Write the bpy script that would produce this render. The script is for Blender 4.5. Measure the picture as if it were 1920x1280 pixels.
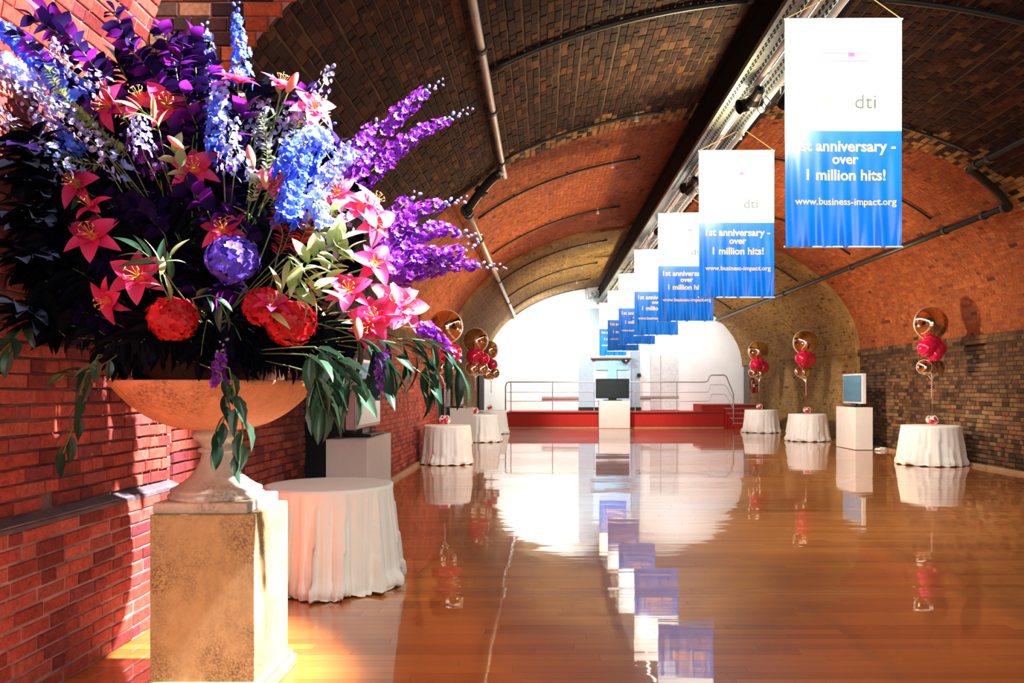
import bpy, math, random
from mathutils import Vector, Matrix, Quaternion, noise
random.seed(7)
PI = math.pi
SC = bpy.context.scene
for o in list(bpy.data.objects):
    bpy.data.objects.remove(o)

# ------------------------------------------------------------------ camera
F = 1500.0
CX, CY, EYE = 1019.0, 728.0, 1.5
cam = bpy.data.objects.new('camera', bpy.data.cameras.new('camera'))
SC.collection.objects.link(cam)
cam.location = (0, 0, EYE)
cam.rotation_euler = (PI/2, 0, 0)
cam.data.sensor_width = 36
cam.data.lens = F/1920*36
cam.data.shift_x = (960-CX)/1920
cam.data.shift_y = (CY-640)/1920
cam.data.clip_start = .05
SC.camera = cam

# ------------------------------------------------------------------ world, lights, exposure
SC.view_settings.view_transform = 'Standard'
SC.view_settings.look = 'None'
SC.view_settings.gamma = 1
SC.view_settings.use_curve_mapping = False
SC.view_settings.exposure = 0.0
W = bpy.data.worlds.new('world'); SC.world = W
W.use_nodes = True
W.node_tree.nodes['Background'].inputs[0].default_value = (.78, .8, 1, 1)
W.node_tree.nodes['Background'].inputs[1].default_value = .35

def aim(o, tgt):
    d = Vector(tgt)-o.location
    o.rotation_euler = d.to_track_quat('-Z', 'Y').to_euler()

def spot(name, loc, tgt, power, color=(1, 1, 1), size=60, blend=.5, radius=.1):
    l = bpy.data.lights.new(name, 'SPOT')
    l.energy = power; l.color = color; l.spot_size = math.radians(size)
    l.spot_blend = blend; l.shadow_soft_size = radius
    o = bpy.data.objects.new(name, l); SC.collection.objects.link(o)
    o.location = loc; aim(o, tgt); return o

def area(name, loc, tgt, power, sx, sy, color=(1, 1, 1), spread=180):
    l = bpy.data.lights.new(name, 'AREA')
    l.energy = power; l.color = color; l.shape = 'RECTANGLE'; l.size = sx; l.size_y = sy
    l.spread = math.radians(spread)
    o = bpy.data.objects.new(name, l); SC.collection.objects.link(o)
    o.location = loc; aim(o, tgt); return o

# hard key lamp on the right of the camera, raking the flowers and the urn
spot('key_lamp', (2.0, 3.7, 5.55), (-1.75, 3.75, 1.8), 15000, (1, .92, 1), 36, .35, .06)
spot('key_lamp_high', (2.0, 3.6, 5.5), (-2.75, 4.3, 4.0), 6500, (1, .86, .93), 30, .35, .05)  # second spot, added to carry the key onto the upper left wall
# soft fill added at the open end behind the camera
area('entrance_fill', (2.9, -3.6, 2.6), (2.9, 10, 2.3), 320, 8, 4, (1, .93, .84))
# stage washes on the end wall
spot('stage_wash_left', (.2, 30.4, 4.7), (.2, 33.5, 3.0), 1500, (.97, 1, .97), 120, .8, .3)
spot('stage_wash_right', (5.6, 30.4, 4.5), (5.6, 33.5, 2.4), 600, (.95, .97, 1), 120, .8, .3)
spot('doorway_blue', (2.75, 31.2, 4.9), (2.75, 33.6, 2.9), 220, (.45, .75, 1), 60, .8, .2)
spot('stage_front_fill', (1.75, 26.9, 4.7), (2.6, 30.4, .6), 1500, (1, .95, .9), 62, .8, .15)  # added spot without a fixture, brightening the central plinth and stage front
# warm orange and yellow spots washing the vaults, without fixtures
spot('vault_wash_orange', (6.6, 16.5, 1.2), (1.2, 15.5, 6.2), 1500, (1, .62, .3), 120, .9, .25)
spot('vault_wash_left', (2.0, 19.0, 1.8), (-2.4, 16.5, 4.4), 900, (1, .7, .4), 110, .9, .25)
spot('vault_wash_right', (3.0, 17.0, 1.8), (8.4, 17.5, 3.2), 1000, (1, .72, .42), 110, .9, .25)
spot('vault_wash_olive', (2.6, 26.0, 1.6), (3.2, 27.0, 6.2), 1500, (1, .82, .45), 150, .9, .25)
spot('crown_wash', (2.3, 10.2, 3.9), (1.5, 9.6, 6), 420, (1, .8, .45), 120, .9, .2)
area('hall_fill', (2.9, 14, 5.1), (2.9, 14, 0), 560, 1.0, 16, (1, .93, .85))  # overhead fill added to brighten the floor, no fixture

# ------------------------------------------------------------------ mesh helpers
class MB:
    def __init__(s): s.v = []; s.f = []; s.uv = None
    def add(s, vs, fs):
        n = len(s.v); s.v += [tuple(v) for v in vs]; s.f += [tuple(i+n for i in f) for f in fs]; return s
    def box(s, c, d, rz=0, m=None):
        x, y, z = d[0]/2, d[1]/2, d[2]/2
        R = Matrix.Rotation(rz, 3, 'Z') if m is None else m
        vs = [R@Vector(p)+Vector(c) for p in ((-x,-y,-z),(x,-y,-z),(x,y,-z),(-x,y,-z),(-x,-y,z),(x,-y,z),(x,y,z),(-x,y,z))]
        return s.add(vs, [(0,3,2,1),(4,5,6,7),(0,1,5,4),(1,2,6,5),(2,3,7,6),(3,0,4,7)])
    def bbox(s, c, d, b=.006):
        """box with chamfered edges"""
        x, y, z = d[0]/2, d[1]/2, d[2]/2
        rings = []
        for zz, q in ((-z, b), (-z+b, 0), (z-b, 0), (z, b)):
            X, Y = x-q, y-q
            k = b*.6
            rings.append([(c[0]+a, c[1]+e, c[2]+zz) for a, e in ((-X+k,-Y),(X-k,-Y),(X,-Y+k),(X,Y-k),(X-k,Y),(-X+k,Y),(-X,Y-k),(-X,-Y+k))])
        n = len(s.v); vs = sum(rings, []); fs = []
        for r in range(3):
            for i in range(8):
                j = (i+1) % 8
                fs.append((r*8+i, r*8+j, r*8+8+j, r*8+8+i))
        fs.append(tuple(range(7, -1, -1))); fs.append(tuple(range(24, 32)))
        return s.add(vs, fs)
    def tube(s, pts, r, n=8, cap=True):
        pts = [Vector(p) for p in pts]
        rs = r if isinstance(r, (list, tuple)) else [r]*len(pts)
        up = None; vs = []; fs = []
        for i, p in enumerate(pts):
            t = (pts[min(i+1, len(pts)-1)]-pts[max(i-1, 0)])
            if t.length < 1e-9: t = Vector((0, 0, 1))
            t.normalize()
            if up is None: up = t.orthogonal().normalized()
            up = (up-t*up.dot(t))
            up = up.normalized() if up.length > 1e-6 else t.orthogonal().normalized()
            w = t.cross(up)
            for k in range(n):
                a = 2*PI*k/n
                vs.append(p+(up*math.cos(a)+w*math.sin(a))*rs[i])
        for i in range(len(pts)-1):
            for k in range(n):
                a = i*n+k; b = i*n+(k+1) % n
                fs.append((a, b, b+n, a+n))
        if cap:
            fs.append(tuple(range(n-1, -1, -1))); m = (len(pts)-1)*n; fs.append(tuple(range(m, m+n)))
        return s.add(vs, fs)
    def lathe(s, prof, n=48, c=(0, 0, 0), cap=True):
        vs = []; fs = []
        for r, z in prof:
            for k in range(n):
                a = 2*PI*k/n; vs.append((c[0]+r*math.cos(a), c[1]+r*math.sin(a), c[2]+z))
        for i in range(len(prof)-1):
            for k in range(n):
                a = i*n+k; b = i*n+(k+1) % n; fs.append((a, b, b+n, a+n))
        if cap:
            fs.append(tuple(range(n-1, -1, -1))); m = (len(prof)-1)*n; fs.append(tuple(range(m, m+n)))
        return s.add(vs, fs)
    def sphere(s, c, r, n=24, m=14, sc=(1, 1, 1)):
        prof = [(max(r*math.sin(PI*i/m), 1e-5), -r*math.cos(PI*i/m)) for i in range(m+1)]
        k0 = len(s.v); s.lathe(prof, n, (0, 0, 0), False)
        for i in range(k0, len(s.v)):
            v = s.v[i]; s.v[i] = (v[0]*sc[0]+c[0], v[1]*sc[1]+c[1], v[2]*sc[2]+c[2])
        return s
    def mesh(s, name, mt=None, smooth=False):
        me = bpy.data.meshes.new(name); me.from_pydata(s.v, [], s.f)
        if mt: me.materials.append(mt)
        if smooth:
            me.polygons.foreach_set('use_smooth', [True]*len(me.polygons))
        me.update(); return me

def link(name, me, parent=None, loc=(0, 0, 0), rot=None, sc=None):
    o = bpy.data.objects.new(name, me); SC.collection.objects.link(o)
    if parent: o.parent = parent
    o.location = loc
    if rot is not None:
        o.rotation_mode = 'QUATERNION'; o.rotation_quaternion = rot
    if sc is not None: o.scale = sc if isinstance(sc, (tuple, list)) else (sc, sc, sc)
    return o
def ob(name, mb, mt, parent=None, loc=(0, 0, 0), smooth=False):
    return link(name, mb.mesh(name, mt, smooth), parent, loc)
def tag(o, label, cat, group=None):
    o['label'] = label; o['category'] = cat
    if group: o['group'] = group
    return o
def thing(name, label, cat, loc=(0, 0, 0), group=None):
    o = bpy.data.objects.new(name, None); SC.collection.objects.link(o); o.location = loc
    o.empty_display_size = .1
    return tag(o, label, cat, group)
def struct(o): o['kind'] = 'structure'; return o
def stuff(o): o['kind'] = 'stuff'; return o
def PX(x, y, d): return Vector(((x-CX)*d/F, d, EYE-(y-CY)*d/F))
def proj(p): return (CX+p[0]*F/max(p[1], .01), CY-(p[2]-EYE)*F/max(p[1], .01))

# ------------------------------------------------------------------ materials
def newmat(name):
    m = bpy.data.materials.new(name); m.use_nodes = True
    nt = m.node_tree; return m, nt, nt.nodes['Principled BSDF']
def N(nt, t, **k):
    n = nt.nodes.new(t)
    for a, b in k.items(): setattr(n, a, b)
    return n
def noise_n(nt, scale, detail=4, rough=.6, coord='Object', stretch=None):
    tc = N(nt, 'ShaderNodeTexCoord'); ns = N(nt, 'ShaderNodeTexNoise')
    ns.inputs['Scale'].default_value = scale; ns.inputs['Detail'].default_value = detail; ns.inputs['Roughness'].default_value = rough
    if stretch:
        mp = N(nt, 'ShaderNodeMapping'); mp.inputs['Scale'].default_value = stretch
        nt.links.new(tc.outputs[coord], mp.inputs[0]); nt.links.new(mp.outputs[0], ns.inputs['Vector'])
    elif coord == 'World':
        g = N(nt, 'ShaderNodeNewGeometry'); nt.links.new(g.outputs['Position'], ns.inputs['Vector'])
    else: nt.links.new(tc.outputs[coord], ns.inputs['Vector'])
    return ns
def ramp(nt, src, stops, interp='LINEAR'):
    r = N(nt, 'ShaderNodeValToRGB'); r.color_ramp.interpolation = interp
    e = r.color_ramp.elements
    while len(e) < len(stops): e.new(.5)
    for i, (p, c) in enumerate(stops):
        e[i].position = p; e[i].color = (*c, 1) if len(c) == 3 else c
    nt.links.new(src, r.inputs[0]); return r
def mix(nt, fac, a, b, mode='MIX'):
    m = N(nt, 'ShaderNodeMix', data_type='RGBA', blend_type=mode)
    if isinstance(fac, (int, float)): m.inputs[0].default_value = fac
    else: nt.links.new(fac, m.inputs[0])
    for s, v in ((6, a), (7, b)):
        if isinstance(v, tuple): m.inputs[s].default_value = (*v, 1)
        else: nt.links.new(v, m.inputs[s])
    return m.outputs[2]
def bump(nt, bs, h, strength=.3, dist=.01):
    b = N(nt, 'ShaderNodeBump'); b.inputs['Strength'].default_value = strength; b.inputs['Distance'].default_value = dist
    nt.links.new(h, b.inputs['Height']); nt.links.new(b.outputs[0], bs.inputs['Normal'])
def plain(name, col, rough=.5, metal=0, var=.12, scale=8, spec=.5, coat=0, bmp=0):
    m, nt, b = newmat(name)
    ns = noise_n(nt, scale)
    r = ramp(nt, ns.outputs[0], [(.3, tuple(c*(1-var) for c in col)), (.7, tuple(min(1, c*(1+var)) for c in col))])
    nt.links.new(r.outputs[0], b.inputs['Base Color'])
    b.inputs['Roughness'].default_value = rough; b.inputs['Metallic'].default_value = metal
    b.inputs['Specular IOR Level'].default_value = spec; b.inputs['Coat Weight'].default_value = coat
    if bmp: bump(nt, b, ns.outputs[0], bmp)
    return m
def per_piece(nt):
    g = N(nt, 'ShaderNodeNewGeometry'); oi = N(nt, 'ShaderNodeObjectInfo')
    a = N(nt, 'ShaderNodeMath', operation='ADD'); f = N(nt, 'ShaderNodeMath', operation='FRACT')
    nt.links.new(g.outputs['Random Per Island'], a.inputs[0]); nt.links.new(oi.outputs['Random'], a.inputs[1])
    nt.links.new(a.outputs[0], f.inputs[0]); return f.outputs[0]
def brick_mat(name, stops, soot, bloom, soot_amt=.5, bloom_rng=(.62, .72), scale=.7):
    m, nt, b = newmat(name)
    r = ramp(nt, per_piece(nt), stops)
    n1 = noise_n(nt, scale, 5, .65, 'World'); n2 = noise_n(nt, 34, 4, .7, 'World'); n3 = noise_n(nt, 2.3, 6, .72, 'World')
    c = mix(nt, ramp(nt, n1.outputs[0], [(.40, (soot_amt,)*3), (.60, (0,)*3)]).outputs[0], r.outputs[0], soot)
    c = mix(nt, ramp(nt, n3.outputs[0], [(bloom_rng[0], (0,)*3), (bloom_rng[1], (.75,)*3)]).outputs[0], c, bloom)
    c = mix(nt, 1, c, ramp(nt, n2.outputs[0], [(.3, (.55,)*3), (.7, (1.25,)*3)]).outputs[0], 'MULTIPLY')
    nt.links.new(c, b.inputs['Base Color'])
    b.inputs['Roughness'].default_value = .82; b.inputs['Specular IOR Level'].default_value = .3
    bump(nt, b, n2.outputs[0], .5, .006)
    return m
BR_RED = brick_mat('brick_red', [(0, (.16,.022,.02)), (.25, (.36,.05,.03)), (.6, (.46,.075,.045)), (.85, (.5,.11,.07)), (1, (.2,.03,.04))], (.10,.025,.025), (.5,.24,.2), .35, (.66, .8))
BR_DARK = brick_mat('brick_soot_shade', [(0, (.008,.004,.003)), (.3, (.024,.008,.006)), (.6, (.046,.014,.008)), (.85, (.08,.027,.011)), (.96, (.17,.07,.024)), (1, (.012,.008,.008))], (.02,.008,.006), (.36,.25,.12), .55, (.63, .76))  # soot, plus the near vault's lack of light, in the colour
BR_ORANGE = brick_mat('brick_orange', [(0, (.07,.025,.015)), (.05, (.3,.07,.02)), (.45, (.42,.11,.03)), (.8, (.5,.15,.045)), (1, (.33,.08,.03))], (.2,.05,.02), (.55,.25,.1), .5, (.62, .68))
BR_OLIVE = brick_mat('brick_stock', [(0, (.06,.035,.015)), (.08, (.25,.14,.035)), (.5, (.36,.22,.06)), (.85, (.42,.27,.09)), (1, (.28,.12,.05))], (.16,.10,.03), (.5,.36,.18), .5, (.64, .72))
BR_BROWN = brick_mat('brick_brown', [(0, (.03,.018,.012)), (.25, (.1,.05,.025)), (.6, (.19,.10,.045)), (.85, (.27,.16,.07)), (.95, (.26,.08,.04)), (1, (.05,.03,.03))], (.05,.03,.02), (.36,.25,.12), .5, (.64, .72))
BR_YEL = brick_mat('brick_yellow', [(0, (.3,.16,.05)), (.5, (.5,.3,.09)), (1, (.6,.4,.14))], (.12,.07,.03), (.6,.42,.2), .4)
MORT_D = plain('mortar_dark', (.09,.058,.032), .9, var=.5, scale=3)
MORT_R = plain('mortar_red', (.30,.17,.16), .9, var=.5, scale=5)
MORT_O = plain('mortar_orange', (.24,.10,.035), .9, var=.4, scale=3)
MORT_L = plain('mortar_tan', (.36,.23,.09), .9, var=.4, scale=3)

def floor_mat():
    m, nt, b = newmat('varnished_oak')
    r = ramp(nt, per_piece(nt), [(0, (.45,.125,.02)), (.3, (.56,.18,.032)), (.7, (.66,.23,.04)), (1, (.5,.145,.022))])
    n1 = noise_n(nt, 4, 6, .6, 'Object', (1, 22, 1))
    c = mix(nt, 1, r.outputs[0], ramp(nt, n1.outputs[0], [(.3, (.78,)*3), (.7, (1.18,)*3)]).outputs[0], 'MULTIPLY')
    nt.links.new(c, b.inputs['Base Color'])
    b.inputs['Roughness'].default_value = .35; b.inputs['Specular IOR Level'].default_value = .4
    b.inputs['Coat Weight'].default_value = 1; b.inputs['Coat IOR'].default_value = 1.75; b.inputs['Coat Roughness'].default_value = .025
    gp = N(nt, 'ShaderNodeNewGeometry'); mp = N(nt, 'ShaderNodeMapping'); mp.inputs['Scale'].default_value = (.35, 2.6, 1)
    n2 = N(nt, 'ShaderNodeTexNoise'); n2.inputs['Scale'].default_value = 1; n2.inputs['Detail'].default_value = 3
    nt.links.new(gp.outputs['Position'], mp.inputs[0]); nt.links.new(mp.outputs[0], n2.inputs['Vector'])
    bp = N(nt, 'ShaderNodeBump'); bp.inputs['Strength'].default_value = 1; bp.inputs['Distance'].default_value = .0022
    nt.links.new(n2.outputs[0], bp.inputs['Height']); nt.links.new(bp.outputs[0], b.inputs['Coat Normal'])
    return m
FLOOR = floor_mat()
WHITEWALL = plain('white_paint', (.8,.82,.79), .6, var=.04, scale=1.2)
GREYBLUE = plain('grey_blue_paint', (.36,.45,.52), .55, var=.05)
GLASSBLUE = plain('pale_blue_panel', (.35,.66,.85), .2, var=.04)
STAGE_RED = plain('stage_red_carpet', (.5,.012,.006), .7, var=.15, scale=30)
NOSING = plain('brushed_nosing', (.55,.5,.48), .35, .6)
BLACK = plain('black_plastic', (.012,.014,.015), .3)
VOID = plain('dark_void', (.012,.008,.008), .9)  # near-black stands in for the shade inside deep openings
STEEL = plain('brushed_steel', (.62,.64,.62), .35, .55, .06, 30)
PIPE = plain('galvanised_pipe', (.55,.58,.56), .4, .45, .15, 12)
IRON = plain('black_conduit', (.03,.035,.033), .4, .2)
TRAY = plain('grey_cable_tray', (.2,.22,.2), .42, .6, .25, 14)
RAILW = plain('white_lighting_rail', (.75,.76,.72), .35, .1)
BEAM = plain('beam_black', (.006,.006,.006), .8, spec=.1)  # near black, standing for the shadow band beside the trays
PLINTH = plain('white_plinth_paint', (.8,.79,.74), .45, var=.03)
CLOTH = plain('white_tablecloth', (.90,.88,.80), .75, var=.03, scale=5, spec=.2)
SCREEN = plain('screen_glass', (.004,.010,.012), .15, var=.1, spec=.3)
FRAME = plain('silver_screen_frame', (.5,.52,.54), .3, .6)
ROPE = plain('orange_cord', (.62,.33,.06), .6)
TRIM = plain('pale_skirting', (.42,.27,.14), .5)
FOIL = plain('champagne_foil', (.74,.54,.37), .09, 1, .06, 3)
FOILE = plain('foil_seam', (.95,.88,.72), .35, .6, .1, 60)
REDB = plain('red_latex', (.62,.002,.05), .12, 0, .08, 5, .7, .6)
RIBBON = plain('pink_ribbon', (.75,.35,.38), .4)
REDX = plain('red_extinguisher', (.5,.01,.015), .3)
def stone(name, base, dark, rng, scale):
    m, nt, b = newmat(name)
    n1 = noise_n(nt, 3.2, 5, .6); n2 = noise_n(nt, 26, 8, .75, stretch=(1, 1, .6)); n3 = noise_n(nt, scale, 3, .7)
    f = mix(nt, 1, ramp(nt, n1.outputs[0], [(rng[0], (0,)*3), (rng[1], (1,)*3)]).outputs[0], ramp(nt, n3.outputs[0], [(.40, (0,)*3), (.62, (.9,)*3)]).outputs[0], 'MULTIPLY')
    c = mix(nt, f, base, dark)
    c = mix(nt, 1, c, ramp(nt, n2.outputs[0], [(.3, (.8,)*3), (.7, (1.15,)*3)]).outputs[0], 'MULTIPLY')
    nt.links.new(c, b.inputs['Base Color']); b.inputs['Roughness'].default_value = .7
    bump(nt, b, n2.outputs[0], .25, .004); return m
PED = stone('worn_gilt_stone', (.48,.37,.17), (.11,.06,.03), (.42, .62), 95)
TERRA = stone('terracotta_bowl', (.66,.30,.14), (.16,.06,.03), (.48, .62), 70)
LIME = stone('pale_limestone', (.62,.56,.43), (.2,.17,.11), (.5, .7), 60)
LINER = plain('dark_flower_tray', (.05,.02,.012), .6)
VINYL_W = plain('white_vinyl', (.92,.93,.88), .22, var=.02)
def vinyl_blue():
    m, nt, b = newmat('blue_vinyl')
    tc = N(nt, 'ShaderNodeTexCoord'); n = noise_n(nt, 2, 2)
    c = ramp(nt, n.outputs[0], [(.3, (.0,.09,.42)), (.7, (.0,.13,.52))])
    nt.links.new(c.outputs[0], b.inputs['Base Color']); b.inputs['Roughness'].default_value = .24
    b.inputs['Specular IOR Level'].default_value = .8; return m
VINYL_B = vinyl_blue()
INK_O = plain('orange_lettering', (1,.42,.12), .5, var=.02)
INK_G = plain('grey_green_lettering', (.03,.04,.02), .5)
INK_P = plain('pink_print', (.5,.02,.25), .5)
INK_Y = plain('pale_yellow_print', (.7,.5,.02), .5)

def petal_mat(name, c1, c2, c3=None, trans=.35, axis=0, rng=(0, .12), rough=.5, spec=.4):
    """colour runs along the petal's own length; thin, light passes through it"""
    m, nt, b = newmat(name)
    tc = N(nt, 'ShaderNodeTexCoord'); sp = N(nt, 'ShaderNodeSeparateXYZ')
    nt.links.new(tc.outputs['Object'], sp.inputs[0])
    mr = N(nt, 'ShaderNodeMapRange'); mr.inputs[1].default_value = rng[0]; mr.inputs[2].default_value = rng[1]
    nt.links.new(sp.outputs[axis], mr.inputs[0])
    stops = [(0, c1), (1, c2)] if c3 is None else [(0, c3), (.18, c1), (1, c2)]
    r = ramp(nt, mr.outputs[0], stops)
    oi = N(nt, 'ShaderNodeObjectInfo'); hs = N(nt, 'ShaderNodeHueSaturation')
    v = N(nt, 'ShaderNodeMapRange'); v.inputs[3].default_value = .72; v.inputs[4].default_value = 1.25
    nt.links.new(oi.outputs['Random'], v.inputs[0]); nt.links.new(v.outputs[0], hs.inputs['Value'])
    nt.links.new(r.outputs[0], hs.inputs['Color'])
    nt.links.new(hs.outputs[0], b.inputs['Base Color']); b.inputs['Roughness'].default_value = rough; b.inputs['Specular IOR Level'].default_value = spec
    tr = N(nt, 'ShaderNodeBsdfTranslucent'); nt.links.new(hs.outputs[0], tr.inputs[0])
    mx = N(nt, 'ShaderNodeMixShader'); mx.inputs[0].default_value = trans
    out = nt.nodes['Material Output']
    nt.links.new(b.outputs[0], mx.inputs[1]); nt.links.new(tr.outputs[0], mx.inputs[2]); nt.links.new(mx.outputs[0], out.inputs[0])
    return m
LILY = petal_mat('lily_petal', (.66,.012,.09), (.76,.06,.24), (.9,.35,.05))
LILYP = petal_mat('lily_petal_pink', (.80,.04,.20), (.90,.25,.46), (.95,.5,.1))
LILYB = petal_mat('lily_bud', (.62,.30,.16), (.80,.14,.22), None, .3, 2, (0, .05))
STAM = plain('stamen_orange', (.85,.4,.08), .6)
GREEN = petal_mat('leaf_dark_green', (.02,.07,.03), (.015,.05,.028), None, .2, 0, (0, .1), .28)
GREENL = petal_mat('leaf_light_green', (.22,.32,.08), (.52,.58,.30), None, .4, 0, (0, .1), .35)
GREENB = petal_mat('leaf_deep_shade', (.003,.004,.008), (.003,.004,.011), None, .06, 0, (0, .1), .7, .05)  # near-black: deep shade inside the bouquet put into the leaf colour
STEM = petal_mat('stem_green', (.1,.16,.04), (.12,.2,.06), None, .05)
BLUE = petal_mat('delphinium_blue', (.06,.13,.75), (.12,.30,.95), None, .35, 0, (0, .02))
PALEB = petal_mat('delphinium_pale', (.30,.42,.95), (.55,.66,1.0), None, .35, 0, (0, .02))
PURP = petal_mat('larkspur_purple', (.20,.015,.40), (.42,.10,.70), None, .4, 0, (0, .02))
LILAC = petal_mat('pale_lilac', (.34,.34,.62), (.62,.62,.85), None, .35, 0, (0, .02))
MAUVE = petal_mat('purple_leaf', (.04,.005,.10), (.30,.02,.45), None, .5, 0, (-.01, .07), .3)
DKPURP = petal_mat('violet_shaded_leaf', (.012,.004,.045), (.018,.005,.07), None, .25, 0, (0, .05), .6, .12)  # shaded copy of the purple leaf, its shade put into the colour
HRED = petal_mat('hydrangea_red', (.62,.008,.015), (.72,.025,.03), None, .25, 0, (0, .02))
HVIO = petal_mat('hydrangea_violet', (.10,.05,.50), (.20,.13,.75), None, .25, 0, (0, .02))
DKRED = petal_mat('dark_red_leaf', (.3,.015,.02), (.5,.03,.03), None, .35, 0, (0, .04))

# ------------------------------------------------------------------ the setting
XL, XR, XC = -2.52, 8.43, 2.955
Y0, YA, YB, YC, YD = -4.0, 5.4, 12.4, 21.3, 33.5
SEC = {'A': (5.78, 4.2, 2.9), 'B': (5.42, 3.26, 2.44), 'C': (5.48, 3.42, 2.44), 'D': (5.36, 3.34, 2.44)}   # half width, rise, springing
def vp(sec, th, off=0):
    a, b, z = SEC[sec]
    x, zz = a*math.cos(th), b*math.sin(th)
    n = Vector((-math.cos(th)/a, 0, -math.sin(th)/b)).normalized()
    return Vector((XC+x, 0, z+zz))+n*off, n
def vault_pts(sec, n=48, off=0): return [vp(sec, PI-PI*i/n, off)[0] for i in range(n+1)]
def sheet(mb, pts, y0, y1):
    k = len(pts)
    mb.add([(p.x, y0, p.z) for p in pts]+[(p.x, y1, p.z) for p in pts], [(i, i+1, k+i+1, k+i) for i in range(k-1)])
ceiling = None
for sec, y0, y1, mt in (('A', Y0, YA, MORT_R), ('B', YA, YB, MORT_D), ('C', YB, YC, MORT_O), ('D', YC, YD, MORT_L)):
    mb = MB(); ip = vault_pts(sec); op = vault_pts(sec, 48, -.35); k = len(ip)
    sheet(mb, ip, y0, y1); sheet(mb, op[::-1], y0, y1)
    for y in (y0, y1):
        mb.add([(p.x, y, p.z) for p in ip]+[(p.x, y, p.z) for p in op], [(i, i+1, k+i+1, k+i) for i in range(k-1)])
    if ceiling is None: ceiling = struct(ob('ceiling', mb, mt))
    else: ob('vault_bay', mb, mt, ceiling)
def ring_face(secI, secO, y, mt, d=.06):
    mb = MB(); a = vault_pts(secI); b = vault_pts(secO, 48, -.1); k = len(a)
    mb.add([(p.x, y, p.z) for p in a]+[(p.x, y, p.z) for p in b], [(i, i+1, k+i+1, k+i) for i in range(k-1)])
    ob('arch_ring', mb, mt, ceiling)
ring_face('B', 'A', YA-.005, MORT_R); ring_face('D', 'C', YC-.005, MORT_L)

# walls: plaster-thick slabs of mortar behind the bricks
NY0, NY1, NZ = 8.45, 11.7, 2.35        # dark opening in the left wall
mb = MB()
mb.box((XL-.17, (Y0+NY0)/2, 1.5), (.3, NY0-Y0, 3.0)); mb.box((XL-.17, (NY1+YD)/2, 1.26), (.3, YD-NY1, 2.52)); mb.box((XL-.17, (NY0+NY1)/2, (NZ+2.5)/2), (.3, NY1-NY0, 2.5-NZ))
wall_l = struct(ob('wall_left', mb, MORT_R))
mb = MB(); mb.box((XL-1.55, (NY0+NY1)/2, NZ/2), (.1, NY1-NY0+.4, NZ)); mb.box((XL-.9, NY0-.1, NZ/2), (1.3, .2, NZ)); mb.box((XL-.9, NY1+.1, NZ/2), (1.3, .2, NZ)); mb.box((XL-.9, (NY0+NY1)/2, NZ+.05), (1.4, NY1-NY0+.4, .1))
ob('side_passage', mb, VOID, wall_l)
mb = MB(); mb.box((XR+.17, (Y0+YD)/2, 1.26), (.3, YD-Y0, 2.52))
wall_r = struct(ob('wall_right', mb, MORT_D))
mb = MB(); mb.box((XC, YD+.1, 3.1), (11.6, .2, 6.4))
wall_b = struct(ob('wall_back', mb, WHITEWALL))
mb = MB()
mb.box((-1.9, Y0-.1, 3.2), (2.2, .2, 6.4)); mb.box((7.8, Y0-.1, 3.2), (2.2, .2, 6.4)); mb.box((XC, Y0-.1, 5.9), (8, .2, 2.2))
struct(ob('wall_front', mb, MORT_D))
mb = MB(); mb.box((XC, (Y0+YD)/2, -.08), (11.4, YD-Y0+.2, .12))
floor = struct(ob('floor', mb, plain('subfloor', (.12,.05,.02), .6)))

# --- pieces (bricks, boards)
CHUNK = {}
def unit_brick(kind, mt):
    key = (kind, mt.name)
    if key not in CHUNK:
        mb = MB(); b = .07 if kind != 'header' else .1
        # unit cube, front face chamfered: x length, y height, z out of the wall
        q = [(-.5,-.5,-.5),(.5,-.5,-.5),(.5,.5,-.5),(-.5,.5,-.5),(-.5,-.5,.3),(.5,-.5,.3),(.5,.5,.3),(-.5,.5,.3),
             (-.5+b*.5,-.5+b,.5),(.5-b*.5,-.5+b,.5),(.5-b*.5,.5-b,.5),(-.5+b*.5,.5-b,.5)]
        mb.add(q, [(0,1,5,4),(1,2,6,5),(2,3,7,6),(3,0,4,7),(4,5,9,8),(5,6,10,9),(6,7,11,10),(7,4,8,11),(8,9,10,11)])
        CHUNK[key] = mb.mesh('brick', mt)
    return CHUNK[key]
def occluded(x, y):
    if not (0 <= x <= 1920 and 0 <= y <= 1280): return True
    if x < 700 and 90 < y < 640 and (x-380)**2/360**2+(y-380)**2/300**2 < 1: return True
    if 217 < x < 580 and 640 < y < 790: return True
    if 283 < x < 550 and y > 960: return True
    if 1475 < x < 1692 and 36 < y < 462: return True
    return False
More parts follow.
